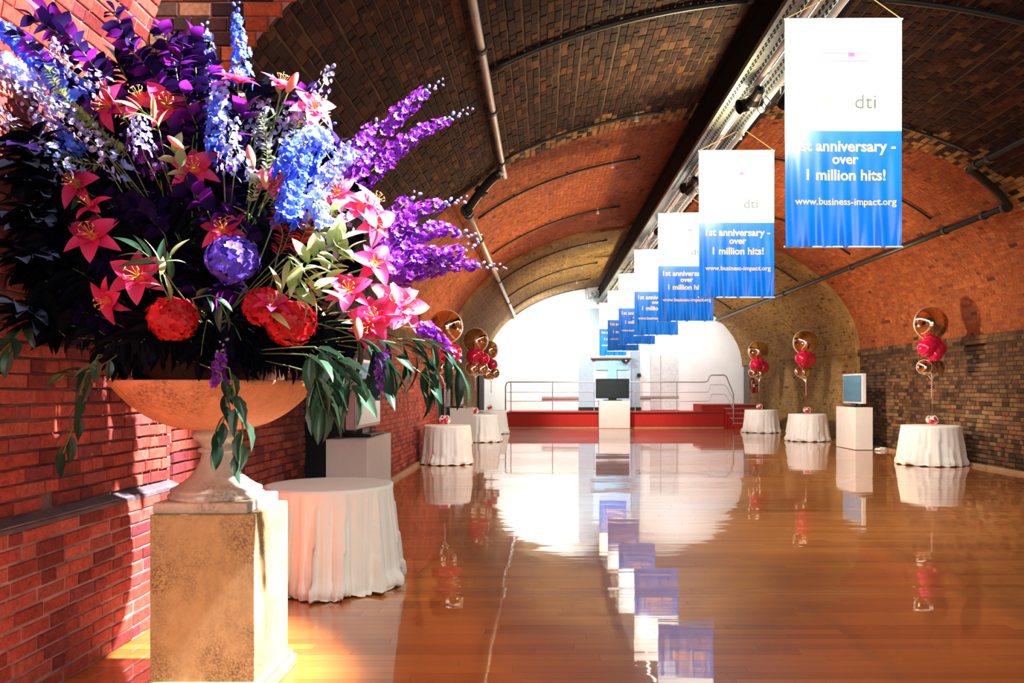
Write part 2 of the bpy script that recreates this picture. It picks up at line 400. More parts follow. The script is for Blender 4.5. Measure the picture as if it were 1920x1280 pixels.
class Pieces:
    """collects bricks; the largest in view become objects, the rest one joined part"""
    def __init__(s, parent, limit): s.p = parent; s.lim = limit; s.items = []
    def add(s, c, ex, ey, n, L, H, out, mt, kind='stretcher', T=.03):
        s.items.append((c, ex, ey, n, L, H, out, mt, kind, T))
    def build(s, name='brick', stuffname='far_bricks'):
        sc = []
        for i, it in enumerate(s.items):
            c, ex, ey, n, L, H = it[:6]
            if c.y < .5: sc.append((0, i)); continue
            x, y = proj(c)
            a = 0
            if not occluded(x, y):
                x1, y1 = proj(c+ex*L); x2, y2 = proj(c+ey*H)
                a = abs((x1-x)*(y2-y)-(x2-x)*(y1-y))
            sc.append((a, i))
        sc.sort(reverse=True); pick = set(i for a, i in sc[:s.lim] if a > 60)
        rest = {}
        for i, (c, ex, ey, n, L, H, out, mt, kind, T) in enumerate(s.items):
            if i in pick:
                me = unit_brick(kind, mt)
                M = Matrix((ex, ey, n)).transposed()
                q = M.to_quaternion()
                link(name, me, s.p, c+n*(out-T/2), q, (L, H, T))
            else:
                mb = rest.setdefault(mt.name, (MB(), mt))[0]
                b = min(.006, H*.1)
                x, y = ex*(L/2), ey*(H/2); f = c+n*out; g = c-n*.004
                xi, yi = ex*(L/2-b*.6), ey*(H/2-b)
                fm = c+n*(out-.004)
                if c.y < 14:
                    mb.add([g-x-y, g+x-y, g+x+y, g-x+y, fm-x-y, fm+x-y, fm+x+y, fm-x+y, f-xi-yi, f+xi-yi, f+xi+yi, f-xi+yi],
                           [(0,1,5,4),(1,2,6,5),(2,3,7,6),(3,0,4,7),(4,5,9,8),(5,6,10,9),(6,7,11,10),(7,4,8,11),(8,9,10,11)])
                else:
                    mb.add([g-x-y, g+x-y, g+x+y, g-x+y, f-x-y, f+x-y, f+x+y, f-x+y], [(0,1,5,4),(1,2,6,5),(2,3,7,6),(3,0,4,7),(4,5,6,7)])
        for k, (mb, mt) in rest.items():
            stuff(ob(stuffname, mb, mt, s.p))

EY = Vector((0, 1, 0)); EZ = Vector((0, 0, 1)); EX = Vector((1, 0, 0))
def courses(P, y0, y1, t0, t1, fn, mt, rowh=.083, skip=None, out=(.004, .012), heads=.35, jit=.0025, pick=None):
    """rows of bricks running along Y; fn(t) -> point, up direction, normal"""
    t = t0+rowh/2; row = 0
    while t < t1-rowh*.4:
        p, up, n = fn(t)
        y = y0+random.uniform(0, .11)*(1 if row % 2 else .4); row += 1
        first = True
        while y < y1-.03:
            L = .112 if random.random() < heads else .224
            L *= random.uniform(.95, 1.04)
            if y+L > y1: L = y1-y-.004
            if L < .04: break
            c = Vector((p.x, y+L/2, p.z))
            if not (skip and skip(c)):
                r = random.gauss(0, .012)
                ex = (EY+up*r+n*random.gauss(0, .012)).normalized(); nn = (n-ex*n.dot(ex)).normalized(); ey = nn.cross(ex)
                c = c+up*random.uniform(-jit, jit)
                m = pick(c) if pick else mt
                P.add(c, ex, ey, nn, L-.009, rowh-.011+random.uniform(-.004, .002), random.uniform(*out), m, 'header' if L < .15 else 'stretcher')
            y += L
        t += rowh
def flat(x, n):
    return lambda t: (Vector((x, 0, t)), EZ, Vector((n, 0, 0)))
def arcfn(sec):
    tab = []; s = 0; last = None
    for i in range(801):
        p, n = vp(sec, PI-PI*i/800)
        if last is not None: s += (p-last).length
        tab.append((s, PI-PI*i/800)); last = p
    tot = s
    def f(t):
        lo, hi = 0, 800
        while hi-lo > 1:
            m = (lo+hi)//2
            if tab[m][0] < t: lo = m
            else: hi = m
        p, n = vp(sec, tab[lo][1])
        up = EY.cross(n) if False else Vector((-n.z, 0, n.x))
        return p, up, n
    return f, tot
# left wall
PL = Pieces(wall_l, 300)
LEDGE = .86
courses(PL, 2.2, YA, 0, LEDGE, flat(XL+.06, 1), BR_RED, .076, out=(.003, .011), jit=.003)
courses(PL, 2.2, YA, LEDGE+.03, 3.0, flat(XL, 1), BR_RED, .076, out=(.003, .012), jit=.003, skip=lambda c: abs(c.y-4.06) < .09 and abs(c.z-.93) < .05)
courses(PL, YA, NY0, 0, 2.44, flat(XL, 1), BR_RED, .076, out=(.003, .011), jit=.003)
courses(PL, NY0, NY1, NZ, 2.44, flat(XL, 1), BR_RED)
courses(PL, NY1, YC, 0, 2.44, flat(XL, 1), BR_RED)
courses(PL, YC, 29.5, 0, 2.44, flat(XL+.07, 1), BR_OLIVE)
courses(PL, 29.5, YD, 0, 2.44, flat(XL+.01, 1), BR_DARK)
PL.build()
mb = MB(); mb.box((XL+.03, (YA+2)/2, LEDGE/2), (.06, YA-2, LEDGE)); ob('wall_plinth_course', mb, MORT_R, wall_l)
mb = MB(); mb.add([(XL,2,LEDGE+.025),(XL+.07,2,LEDGE-.01),(XL+.07,YA,LEDGE-.01),(XL,YA,LEDGE+.025),(XL,2,LEDGE-.03),(XL+.07,2,LEDGE-.03),(XL+.07,YA,LEDGE-.03),(XL,YA,LEDGE-.03)], [(0,1,2,3),(1,5,6,2),(0,4,5,1),(3,2,6,7)])
ob('sloping_ledge', mb, plain('mortar_fillet', (.1,.08,.09), .9, var=.4), wall_l)
mb = MB(); mb.box((XL+.035, (YC+29.5)/2, 1.22), (.07, 29.5-YC, 2.44)); ob('pier', mb, MORT_L, wall_l)
# right wall
PR = Pieces(wall_r, 300)
courses(PR, 12.0, YC, 0, 2.36, flat(XR, -1), BR_BROWN, heads=.3)
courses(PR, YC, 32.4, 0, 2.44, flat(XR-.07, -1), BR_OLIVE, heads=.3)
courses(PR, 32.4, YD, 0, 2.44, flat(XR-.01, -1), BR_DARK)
courses(PR, YB, YC, 2.36, 2.53, flat(XR-.07, -1), BR_BROWN, heads=.3)
PR.build()
mb = MB(); mb.box((XR-.035, (YC+32.4)/2, 1.22), (.07, 32.4-YC, 2.44)); ob('pier', mb, MORT_L, wall_r)
mb = MB(); mb.box((XR-.035, (YB+YC)/2, 2.445), (.07, YC-YB, .17)); ob('springing_ledge', mb, MORT_D, wall_r)
mb = MB(); mb.box((XL+.035, (YB+YC)/2, 2.445), (.07, YC-YB, .17)); ob('springing_ledge', mb, MORT_D, wall_l)
# vaults
PV = Pieces(ceiling, 300)
fa, ta = arcfn('A'); courses(PV, 2.4, YA, 0, ta*.42, fa, BR_RED, .086, out=(.004, .018))
fb, tb = arcfn('B')
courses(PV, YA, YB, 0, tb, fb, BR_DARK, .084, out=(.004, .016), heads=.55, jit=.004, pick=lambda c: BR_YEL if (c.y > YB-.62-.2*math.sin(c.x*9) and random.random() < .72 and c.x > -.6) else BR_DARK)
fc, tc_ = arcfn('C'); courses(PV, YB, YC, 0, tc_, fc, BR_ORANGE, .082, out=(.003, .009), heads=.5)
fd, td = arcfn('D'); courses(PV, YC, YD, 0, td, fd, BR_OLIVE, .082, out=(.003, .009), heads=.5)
# coursed stone face of the first transverse arch, upper left
z = 2.9
while z < 4.6:
    def xin(sec, zz):
        a, b, zs = SEC[sec]; q = (zz-zs)/b
        return XC-a*math.sqrt(max(0, 1-q*q)) if q > 0 else XC-a
    x0, x1 = xin('A', z+.05)-.02, xin('B', z+.05)
    x = x1
    first = True
    while x > x0+.04:
        L = random.choice((.16, .2, .26)) if first else random.choice((.22, .3, .12)); L = min(L, x-x0)
        PV.add(Vector((x-L/2, YA-.005, z+.05)), EX, EZ, Vector((0, -1, 0)), L-.01, .09, random.uniform(.01, .025), BR_ORANGE if first else random.choice((BR_DARK, BR_DARK, BR_BROWN)))  # dark bricks behind the orange edge put the face's shade into colour
        x -= L; first = False
    z += .1
PV.build()
# skirting
for x, y0, nm in ((XL+.03, NY1, 'baseboard_left'), (XR-.03, 12.0, 'baseboard_right')):
    mb = MB(); s = .05 if x > 0 else 0
    mb.box((x-s+.03*(1 if x < 0 else -1), (y0+32)/2, .03), (.05, 32-y0, .06)); struct(ob(nm, mb, TRIM))

# floor boards, laid across the hall
PF = []
y = .9; row = 0
FB = MB()
picks = 0
board_unit = MB().add([(-.5,-.5,-.5),(.5,-.5,-.5),(.5,.5,-.5),(-.5,.5,-.5),(-.5,-.5,.5),(.5,-.5,.5),(.5,.5,.5),(-.5,.5,.5)], [(4,5,6,7),(0,1,5,4),(1,2,6,5),(2,3,7,6),(3,0,4,7),(0,3,2,1)]).mesh('board', FLOOR)
cands = []
panel_tilt = 0; left_rows = 0
while y < YD:
    w = .095 if y < 14 else .19
    if left_rows <= 0:
        left_rows = random.randint(3, 7); panel_tilt = random.gauss(0, .0045)
    left_rows -= 1
    x = XL-.02-random.uniform(0, 1.2)
    while x < XR:
        L = random.uniform(.9, 1.9)
        x0, x1 = max(x, XL-.02), min(x+L, XR+.02)
        if x1-x0 > .05:
            cands.append(((x0+x1)/2, y+w/2, x1-x0-.0015, w-.0012, panel_tilt+random.gauss(0, .0008)))
        x += L
    y += w
sc = []
for i, (cx, cy, L, w, t) in enumerate(cands):
    vis = 0
    for k in (-.4, -.2, 0, .2, .4):
        px, py = proj((cx+L*k, cy, 0))
        if 0 < px < 1920 and 0 < py < 1275 and not (283 < px < 550): vis += 1
    sc.append((vis*L*w/cy**3, i))
sc.sort(reverse=True); pick = set(i for a, i in sc[:300] if a > 0)
for i, (cx, cy, L, w, t) in enumerate(cands):
    if i in pick:
        o = link('board', board_unit, floor, (cx, cy, -.01), Quaternion((1, 0, 0), t), (L, w, .02))
    else:
        a = math.tan(t)*w/2
        FB.add([(cx-L/2, cy-w/2, -.018), (cx+L/2, cy-w/2, -.018), (cx+L/2, cy+w/2, -.018), (cx-L/2, cy+w/2, -.018),
                (cx-L/2, cy-w/2, -a), (cx+L/2, cy-w/2, -a), (cx+L/2, cy+w/2, a), (cx-L/2, cy+w/2, a)], [(4,5,6,7),(0,1,5,4),(1,2,6,5),(2,3,7,6),(3,0,4,7)])
stuff(ob('far_boards', FB, FLOOR, floor))

# end wall: blue-grey doorway, wall panels
def bx(name, c, d, mt, parent=None, b=None): 
    mb = MB(); (mb.box(c, d) if b is None else mb.bbox(c, d, b)); return ob(name, mb, mt, parent)
E = YD
door = struct(bx('door_1', (2.75, E-.06, 2.75), (2.56, .1, 4.2), GREYBLUE))
bx('lit_lobby', (2.86, E-.13, 2.4), (1.55, .06, 3.4), plain('lobby_blue_light', (.5,.66,.8), .5), door)  # flat panel, the lobby's blue light put into its colour
bx('glass_panel', (2.85, E-.18, 2.55), (1.36, .04, .56), GLASSBLUE, door)
bx('door_post', (2.87, E-.2, 2.05), (.34, .03, 1.55), GLASSBLUE, door)
bx('door_lintel', (2.82, E-.25, 2.78), (1.75, .2, .06), NOSING, door)
bx('door_plinth', (2.75, E-.2, .62), (2.6, .3, .2), BLACK, door)
for k, (x0, x1, z0, z1) in enumerate(((1239, 1272, 665, 768), (1220, 1238, 665, 768), (1010, 1046, 590, 625))):
    a = PX(x0, z1, E); b_ = PX(x1, z0, E)
    struct(bx('trim_%d' % (k+1), ((a.x+b_.x)/2, E-.03, (a.z+b_.z)/2), (b_.x-a.x, .05, b_.z-a.z), plain('pale_grey_panel', (.62,.64,.63), .5)))
for k, (x0, x1, yy) in enumerate(((1016, 1085, 745), (1201, 1272, 744))):
    a = PX(x0, yy, E); b_ = PX(x1, yy, E)
    struct(bx('trim_%d' % (k+4), ((a.x+b_.x)/2, E-.06, a.z), (b_.x-a.x, .06, .08), plain('dado_rail_grey', (.3,.29,.26), .5)))
# dark openings at the far end of the side walls
struct(bx('door_2', (XL+.02, 31.5, 1.35), (.14, 2.6, 2.2), VOID))
struct(bx('door_3', (XR-.02, 32.95, 1.6), (.1, .9, 2.3), plain('dark_grille', (.1,.1,.08), .6)))
t = thing('ceiling_projector', 'small black projector box hung under the door lintel on the end wall', 'projector', PX(1173, 676, 33.2))
bx('body', (0, 0, 0), (.3, .26, .12), BLACK, t, .01); mb = MB(); mb.tube([(0, -.13, 0), (0, -.17, 0)], .04, 12); ob('lens', mb, STEEL, t)
t = thing('wall_speaker', 'small black speaker box on the white end wall right of the blue doorway', 'speaker', PX(1198, 703, 33.35))
bx('body', (0, 0, 0), (.14, .14, .14), BLACK, t, .01); bx('bracket', (.08, .1, 0), (.1, .08, .04), STEEL, t)
# fan
t = thing('wall_fan', 'round pale blue wall fan high on the white end wall', 'fan', PX(1113, 556, 33.2))
mb = MB()
for r in (.24, .17, .1):
    mb.tube([(r*math.cos(2*PI*i/24), -.06, r*math.sin(2*PI*i/24)) for i in range(25)], .008, 6)
for k in range(12):
    a = 2*PI*k/12; mb.tube([(.03*math.cos(a), -.07, .03*math.sin(a)), (.24*math.cos(a), -.06, .24*math.sin(a))], .004, 5)
ob('cage', mb, GREYBLUE, t)
mb = MB(); mb.sphere((0, -.04, 0), .06, 12, 8); ob('hub', mb, GREYBLUE, t)
for k in range(4):
    a = PI/2*k+.4; mb = MB(); mb.add([(0,0,0),(.18*math.cos(a-.3),-.01,.18*math.sin(a-.3)),(.21*math.cos(a),-.02,.21*math.sin(a)),(.18*math.cos(a+.35),-.03,.18*math.sin(a+.35))], [(0,1,2,3)]); ob('blade', mb, GREYBLUE, t)
mb = MB(); mb.tube([(-.02, .02, .0), (-.3, .1, -.1), (-.32, .12, .3), (-.28, .15, .62), (.5, .2, .66)], .012, 6); ob('cable', mb, IRON, t)
mb = MB(); mb.box((0, .12, 0), (.08, .3, .08)); ob('bracket', mb, STEEL, t)

# ------------------------------------------------------------------ stage, steps, railing
SY = 30.4
sx0 = (948-CX)/F*SY
t = thing('stage', 'low dark red stage across the end of the hall below the steel railing', 'stage', (sx0, SY, 0))
w = XR-.12-sx0
bx('platform', (w/2, (YD-SY)/2, .29), (w, YD-SY-.02, .58), STAGE_RED, t)
bx('edge_nosing', (w/2-.55, -.015, .595), (w-1.4, .06, .035), plain('brown_nosing', (.16,.06,.03), .4), t)
xs = PX(1316, 758, SY).x-sx0
bx('upper_landing', ((xs+w)/2, .9, .74), (w-xs, 1.75, .3), STAGE_RED, t)
bx('landing_nosing', ((xs+w)/2-.03, .0, .9), (w-xs+.02, .08, .04), NOSING, t)
bx('floor_trim', (w/2-.3, -.03, .02), (w-.8, .03, .04), TRIM, t)
x0s = PX(1357, 0, SY).x
t2 = thing('stage_steps', 'short flight of red steps with metal nosings at the right of the stage', 'steps', (x0s, SY, 0))
for k in range(4):
    z = .74-.175*k; xo = .05*k
    ws = 1.2
    bx('step', (xo+ws/2, -.14-.26*k-.02, z/2), (ws, .26, z), STAGE_RED, t2)
    bx('nosing', (xo+ws/2-.02, -.28-.26*k, z+.01), (ws+.06, .06, .03), NOSING, t2)
rail = thing('stage_railing', 'long tubular steel railing along the stage front, stepping up at the right', 'railing', (sx0, SY, 0))
def rp(x, y, d=SY+.12): p = PX(x, y, d); return (p.x-sx0, d-SY, p.z)
mb = MB(); mb.tube([rp(948, 808, SY-.1), rp(948, 724), rp(950, 718), rp(954, 716), rp(1322, 716), rp(1327, 714), rp(1330, 706), rp(1334, 703), rp(1358, 703), rp(1362, 706), rp(1375, 738, SY-.8), rp(1375.5, 798, SY-.9)], .026, 8)
ob('handrail', mb, STEEL, rail, smooth=True)
for yy, y2, x1 in ((735, 721, 1330), (752, 739, 1332)):
    mb = MB(); mb.tube([rp(950, yy), rp(x1-3, yy), rp(x1, yy-4), rp(x1+2, y2), rp(1358, y2), rp(1362, y2+3), rp(1374, y2+25, SY-.8)], .012, 6); ob('mid_rail', mb, STEEL, rail)
for xx in (958, 1036, 1114, 1191, 1269): 
    mb = MB(); mb.tube([rp(xx, 716), rp(xx, 772)], .018, 6); ob('post', mb, STEEL, rail)

# ------------------------------------------------------------------ pipes and conduits on the vault
def smoothpath(pts, n=6):
    pts = [Vector(p) for p in pts]; out = []
    for i in range(len(pts)-1):
        p0 = pts[max(i-1, 0)]; p1 = pts[i]; p2 = pts[i+1]; p3 = pts[min(i+2, len(pts)-1)]
        for k in range(n):
            u = k/n
            out.append(.5*((2*p1)+(p2-p0)*u+(2*p0-5*p1+4*p2-p3)*u*u+(3*p1-p0-3*p2+p3)*u**3))
    out.append(pts[-1]); return out
def pxy(x, y, d): p = PX(x, y, d); return p
def pipe(name, label, segs, r, mt, fit):
    if len(segs) > 3: segs = smoothpath(segs, 5)
    t = thing(name, label, 'pipe', segs[0])
    o = Vector(segs[0])
    for nm, a in [('pipe_run', segs)]:
        mb = MB(); mb.tube([Vector(p)-o for p in a], r, 12); ob(nm, mb, mt, t, smooth=True)
    for p, q in fit:
        mb = MB(); d = (Vector(q)-Vector(p)).normalized(); mb.tube([Vector(p)-o-d*.035, Vector(p)-o+d*.035], r*1.45, 12); ob('coupling', mb, IRON, t)
    return t
J1, J2 = PX(944, 318, 12.0), PX(874, 392, YB-.0)
up0 = Vector((-.6, 5.6, EYE+3.28)); up1 = Vector((-.6, 12.0, EYE+3.27))
lowa = Vector((J2.x, YB+.1, J2.z)); lowe = PX(966, 594, 33.3)
def lerp(a, b, u): return a+(b-a)*u
pipe('upper_left_pipe', 'grey galvanised pipe running along the dark near vault, left of the beam', [up0, up1-Vector((0, .12, 0)), up1, up1+Vector((-.06, .03, -.05))], .042, PIPE, [(lerp(up0, up1, u), up1) for u in (.33, .60, .93)])
pipe('arch_bend_pipe', 'dark pipe bending down round the arch edge between the two grey left pipes', [up1+Vector((-.06, .03, -.05)), lerp(up1, lowa, .3)+Vector((.0, .02, .06)), lerp(up1, lowa, .7)+Vector((0, .02, .05)), lowa], .07, IRON, [(lerp(up1, lowa, .6)+Vector((0, .03, .06)), lowa), (lowa, lowe)])
pipe('lower_left_pipe', 'long grey pipe running down the orange vault on the left to the end wall', [lowa, lerp(lowa, lowe, .5), lowe], .055, PIPE, [(lerp(lowa, lowe, u), lowe) for u in (.015, .12, .28, .42, .7)])
R1a, R1b, R2a, R2b = PX(2100, 150, 9.2), PX(1838, 304, 12.2), PX(1886, 388, 12.45), PX(1343, 600, 33.2)
R1a = Vector((6.3, 8.0, EYE+3.26)); R1b = Vector((6.32, 11.7, EYE+3.27))
pipe('upper_right_pipe', 'black pipe entering the frame high on the right under the dark vault', [R1a, R1b, R1b+Vector((-.04, .08, -.05))], .05, IRON, [(lerp(R1a, R1b, u), R1b) for u in (.9, .99)])
pipe('right_bend_pipe', 'thick black pipe looping down the arch edge at the upper right', [R1b+Vector((-.04, .08, -.05)), lerp(R1b, R2a, .35)+Vector((0, .1, .03)), lerp(R1b, R2a, .7)+Vector((.03, .05, .05)), R2a+Vector((.02, 0, .03)), R2a], .065, IRON, [(R2a, R2b)])
pipe('lower_right_pipe', 'long dark pipe running down the orange and olive vault on the right', [R2a, lerp(R2a, R2b, .5), R2b], .05, IRON, [(lerp(R2a, R2b, u), R2b) for u in (.03, .09, .3, .55)])
DR = [('B', 8.5, 'first', 0), ('B', 11.75, 'second', 1), ('C', 14.7, 'third', 1), ('C', 18.6, 'fourth', 1), ('D', 22.4, 'fifth', 1), ('D', 26.4, 'sixth', 1), ('D', 30.3, 'seventh', 1), ('D', 33.1, 'eighth', 1)]
WSPR = plain('white_sprinkler', (.85,.85,.8), .4)
for sec, d, word, spr in DR:
    a, b, zs = SEC[sec]
    for side in (-1, 1):
        xa = -.56 if side < 0 and sec == 'B' else (-1.2 if side < 0 else (6.3 if sec == 'B' else 7.12))
        xb = (1.75 if side < 0 else 3.6)
        if not spr and side < 0: xb = 2.2
        pts = []
        for i in range(19):
            x = xa+(xb-xa)*i/18; q = (x-XC)/a
            pts.append(Vector((x, d, zs+b*math.sqrt(max(0, 1-q*q))-.05)))
        w2 = 'left' if side < 0 else 'right'
        t = thing('ceiling_conduit', '%s black conduit arching over the vault %s of the beam, counted from the camera' % (word, w2), 'conduit', pts[0], 'conduits arching over the %s of the vault' % w2)
        mb = MB(); mb.tube([p-pts[0] for p in pts], .032 if spr == 0 else .022, 8); ob('conduit', mb, IRON, t, smooth=True)
        mb = MB(); mb.tube([pts[-1]-pts[0]-Vector((.03, 0, 0)), pts[-1]-pts[0]+Vector((.03, 0, 0))], .036, 8); ob('end_cap', mb, IRON, t)
        if spr:
            k = 15; p = pts[k]-pts[0]
            mb = MB(); mb.lathe([(.003, -.1), (.035, -.085), (.03, -.05), (.018, -.02), (.016, .07)], 10, p); ob('sprinkler_head', mb, WSPR, t)
        for k in (4, 10):
            p = pts[k]-pts[0]; mb = MB(); mb.box((p.x, 0, p.z+.03), (.03, .05, .05)); ob('clip', mb, IRON, t)

# ------------------------------------------------------------------ lighting beam
bm0, bm1 = 2.5, 33.2
t = thing('lighting_beam', 'long beam with perforated grey trays and added black sides standing in for shadow, under the crown of the vault', 'beam', (2.5, bm0, EYE+3.4))
def bl(name, c, d, mt): mb = MB(); mb.box((c[0]-2.5, 0+(bm1-bm0)/2 if c[1] is None else c[1]-bm0, c[2]-EYE-3.4), (d[0], bm1-bm0 if d[1] is None else d[1], d[2])); return ob(name, mb, mt, t)
bl('shadow_web', (2.33, None, EYE+3.83), (.06, None, .50), BEAM)  # sides and flange added in place of the tray's shadow on the vault
bl('shadow_web', (2.85, None, EYE+3.83), (.06, None, .50), BEAM)
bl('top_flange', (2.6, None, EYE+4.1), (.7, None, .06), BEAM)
bl('cable_tray', (2.31, None, EYE+3.50), (.20, None, .02), TRAY)
bl('cable_tray', (2.58, None, EYE+3.50), (.16, None, .02), TRAY)
bl('tray_lip', (2.205, None, EYE+3.52), (.012, None, .06), TRAY)
for i in range(0, 12):
    yy = 6.5+i*2.4
    bl('cross_strut', (2.5, yy, EYE+3.53), (.6, .05, .05), TRAY)
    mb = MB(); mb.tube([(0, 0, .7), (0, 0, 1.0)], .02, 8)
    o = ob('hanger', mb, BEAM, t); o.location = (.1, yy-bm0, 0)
holes = MB()
for r_ in range(2):
    xx = (2.25, 2.36, 2.55, 2.62)
    for q in xx:
        yy = 5.2+.05*r_
        while yy < 14:
            holes.box((q-2.5+.02*r_, yy-bm0, .0865), (.012, .05, .004)); yy += .1
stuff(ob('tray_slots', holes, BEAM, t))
for x, nm, wd in ((2.395, 'left', 'left'), (2.66, 'right', 'right')):
    r = thing('lighting_rail', 'white lighting rail under the %s side of the black beam' % wd, 'rail', (x, bm0, EYE+3.43))
    mb = MB(); mb.bbox((0, (bm1-bm0)/2, 0), (.05, bm1-bm0, .06), .01); ob('rail', mb, RAILW, r)
    for i in range(14):
        mb = MB(); mb.bbox((0, 3.2+i*2.05, 0), (.075, .12, .09), .012); ob('joint_clamp', mb, STEEL, r)
        mb = MB(); mb.tube([(0, 3.2+i*2.05, .03), (0, 3.2+i*2.05, .09)], .012, 6); ob('clamp_stud', mb, STEEL, r)

# ------------------------------------------------------------------ banners and their spotlights
BD = [6.85+3.79*k for k in range(7)]
BW, BH, ZT = 1.0, 1.95, EYE+692*6.85/F
split = .51
def ripple(u, v):
    """u across 0..1, v down 0..1: soft vertical folds that deepen towards the hem"""
    a = max(0, (v-.45)/.55)
    return (.004*math.sin(u*7+1)+.010*math.sin(u*5.2+.6)*v+a*a*(.012*math.sin(u*38+3*math.sin(v*3))+.008*math.sin(u*61+1.3)+.006*math.sin(u*17+v*6)))
def cloth_grid(v0, v1, nu, nv, th=0):
    vs = []; fs = []
    for j in range(nv+1):
        v = v0+(v1-v0)*j/nv
        for i in range(nu+1):
            u = i/nu; vs.append(((u-.5)*BW, -ripple(u, v)-th, -v*BH))
    for j in range(nv):
        for i in range(nu):
            a = j*(nu+1)+i; fs.append((a, a+nu+1, a+nu+2, a+1))
    return MB().add(vs, fs)
def solid(mb, th=.003):
    n = len(mb.v); fs = list(mb.f)
    mb.v += [(x, y+th, z) for x, y, z in mb.v]; mb.f += [tuple(i+n for i in f[::-1]) for f in fs]
    return mb
me_white = solid(cloth_grid(0, 1-split, 40, 14)).mesh('white_panel', VINYL_W, True)
me_blue = solid(cloth_grid(1-split, 1, 90, 40)).mesh('blue_panel', VINYL_B, True)
def text_mesh(name, s, width, cx, cz, mt, bold=.012, v=None, h=None):
    cu = bpy.data.curves.new(name, 'FONT'); cu.body = s; cu.align_x = 'CENTER'; cu.size = 1; cu.offset = bold; cu.fill_mode = 'BOTH'
    cu.resolution_u = 3
    o = bpy.data.objects.new(name, cu); SC.collection.objects.link(o)
    dg = bpy.context.evaluated_depsgraph_get()
    me = bpy.data.meshes.new_from_object(o.evaluated_get(dg)); bpy.data.objects.remove(o)
    xs = [w.co.x for w in me.vertices]; ys = [w.co.y for w in me.vertices]
    k = width/(max(xs)-min(xs)); ky = k if h is None else h/(max(ys)-min(ys))
    mx, my = (max(xs)+min(xs))/2, (max(ys)+min(ys))/2
    for w in me.vertices:
        X = (w.co.x-mx)*k+cx; Z = (w.co.y-my)*ky+cz
        w.co = (X, -ripple(X/BW+.5, -Z/BH)-.0035, Z)
    me.materials.clear(); me.materials.append(mt); return me
px2m = BW/219.
def bz(y): return -(y-36)*px2m
def bxx(x): return (x-1580-(0 if False else 0))*px2m
texts = [text_mesh('lettering', '1st anniversary -', .86, bxx(1584), bz(277), INK_O, .02),
         text_mesh('lettering', 'over', .225, bxx(1584), bz(301), INK_O, .02),
         text_mesh('lettering', '1 million hits!', .68, bxx(1585), bz(328), INK_O, .02),
         text_mesh('lettering', 'www.business-impact.org', .87, bxx(1584), bz(380), INK_O, .01)]
dti = text_mesh('lettering', 'dti', .18, bxx(1622), bz(190), INK_G, .0, h=.12)
def outline(x0, x1, z0, z1, w, mt, name):
    mb = MB()
    def q(a, b, c, d):
        vs = [(a, c), (b, c), (b, d), (a, d)]
        mb.add([(X, -ripple(X/BW+.5, -Z/BH)-.0035, Z) for X, Z in vs], [(0, 1, 2, 3)])
    q(x0, x1, z1-w, z1); q(x0, x1, z0, z0+w); q(x0, x0+w, z0, z1); q(x1-w, x1, z0, z1)
    q(x0+(x1-x0)*.58, x0+(x1-x0)*.72, z0+(z1-z0)*.55, z1)
    return mb.mesh(name, mt)
logo = outline(bxx(1538), bxx(1627), bz(115), bz(99), .006, INK_P, 'printed_box')
lp = MB(); 
for a in (0, 1):
    X, Z = bxx(1546+a*7), bz(194-a*8); lp.add([(X-.012-.004*a, -ripple(.4, .35)-.006, Z-.01), (X+.02, -ripple(.4, .35)-.006, Z-.014), (X+.012, -ripple(.4, .35)-.006, Z+.014)], [(0, 1, 2)])
mark = lp.mesh('printed_mark', INK_Y)
words = ['nearest, hanging highest in view', 'second from the camera', 'third from the camera', 'fourth from the camera', 'fifth from the camera', 'sixth from the camera', 'farthest, smallest in view before the end wall']
POLE = MB().tube([(-BW/2-.01, 0, 0), (BW/2+.01, 0, 0)], .009, 8).mesh('pole', plain('banner_pole', (.6,.62,.65), .3, .5))
for k, d in enumerate(BD):
    xc = (1581-CX)/F*6.85
    b = thing('hanging_banner', 'white over blue vinyl banner with orange lettering, ' + words[k], 'banner', (xc, d, ZT), 'banners hanging in a row from the beam')
    link('white_panel', me_white, b); link('blue_panel', me_blue, b)
    for m_ in texts+[dti]: link('lettering', m_, b)
    link('printed_box', logo, b); link('printed_mark', mark, b)
    link('pole', POLE, b); link('pole', POLE, b, (0, -.0, -BH))
    for s in (-1, 1):
        mb = MB(); mb.tube([(s*BW/2, 0, 0), (s*.06+.07, 0, EYE+3.42-ZT)], .004, 6); ob('cord', mb, ROPE, b)
    mb = MB(); mb.tube([(s*.02+.07, 0, EYE+3.36-ZT), (.09, 0, EYE+3.44-ZT)], .012, 6); ob('hook', mb, STEEL, b)
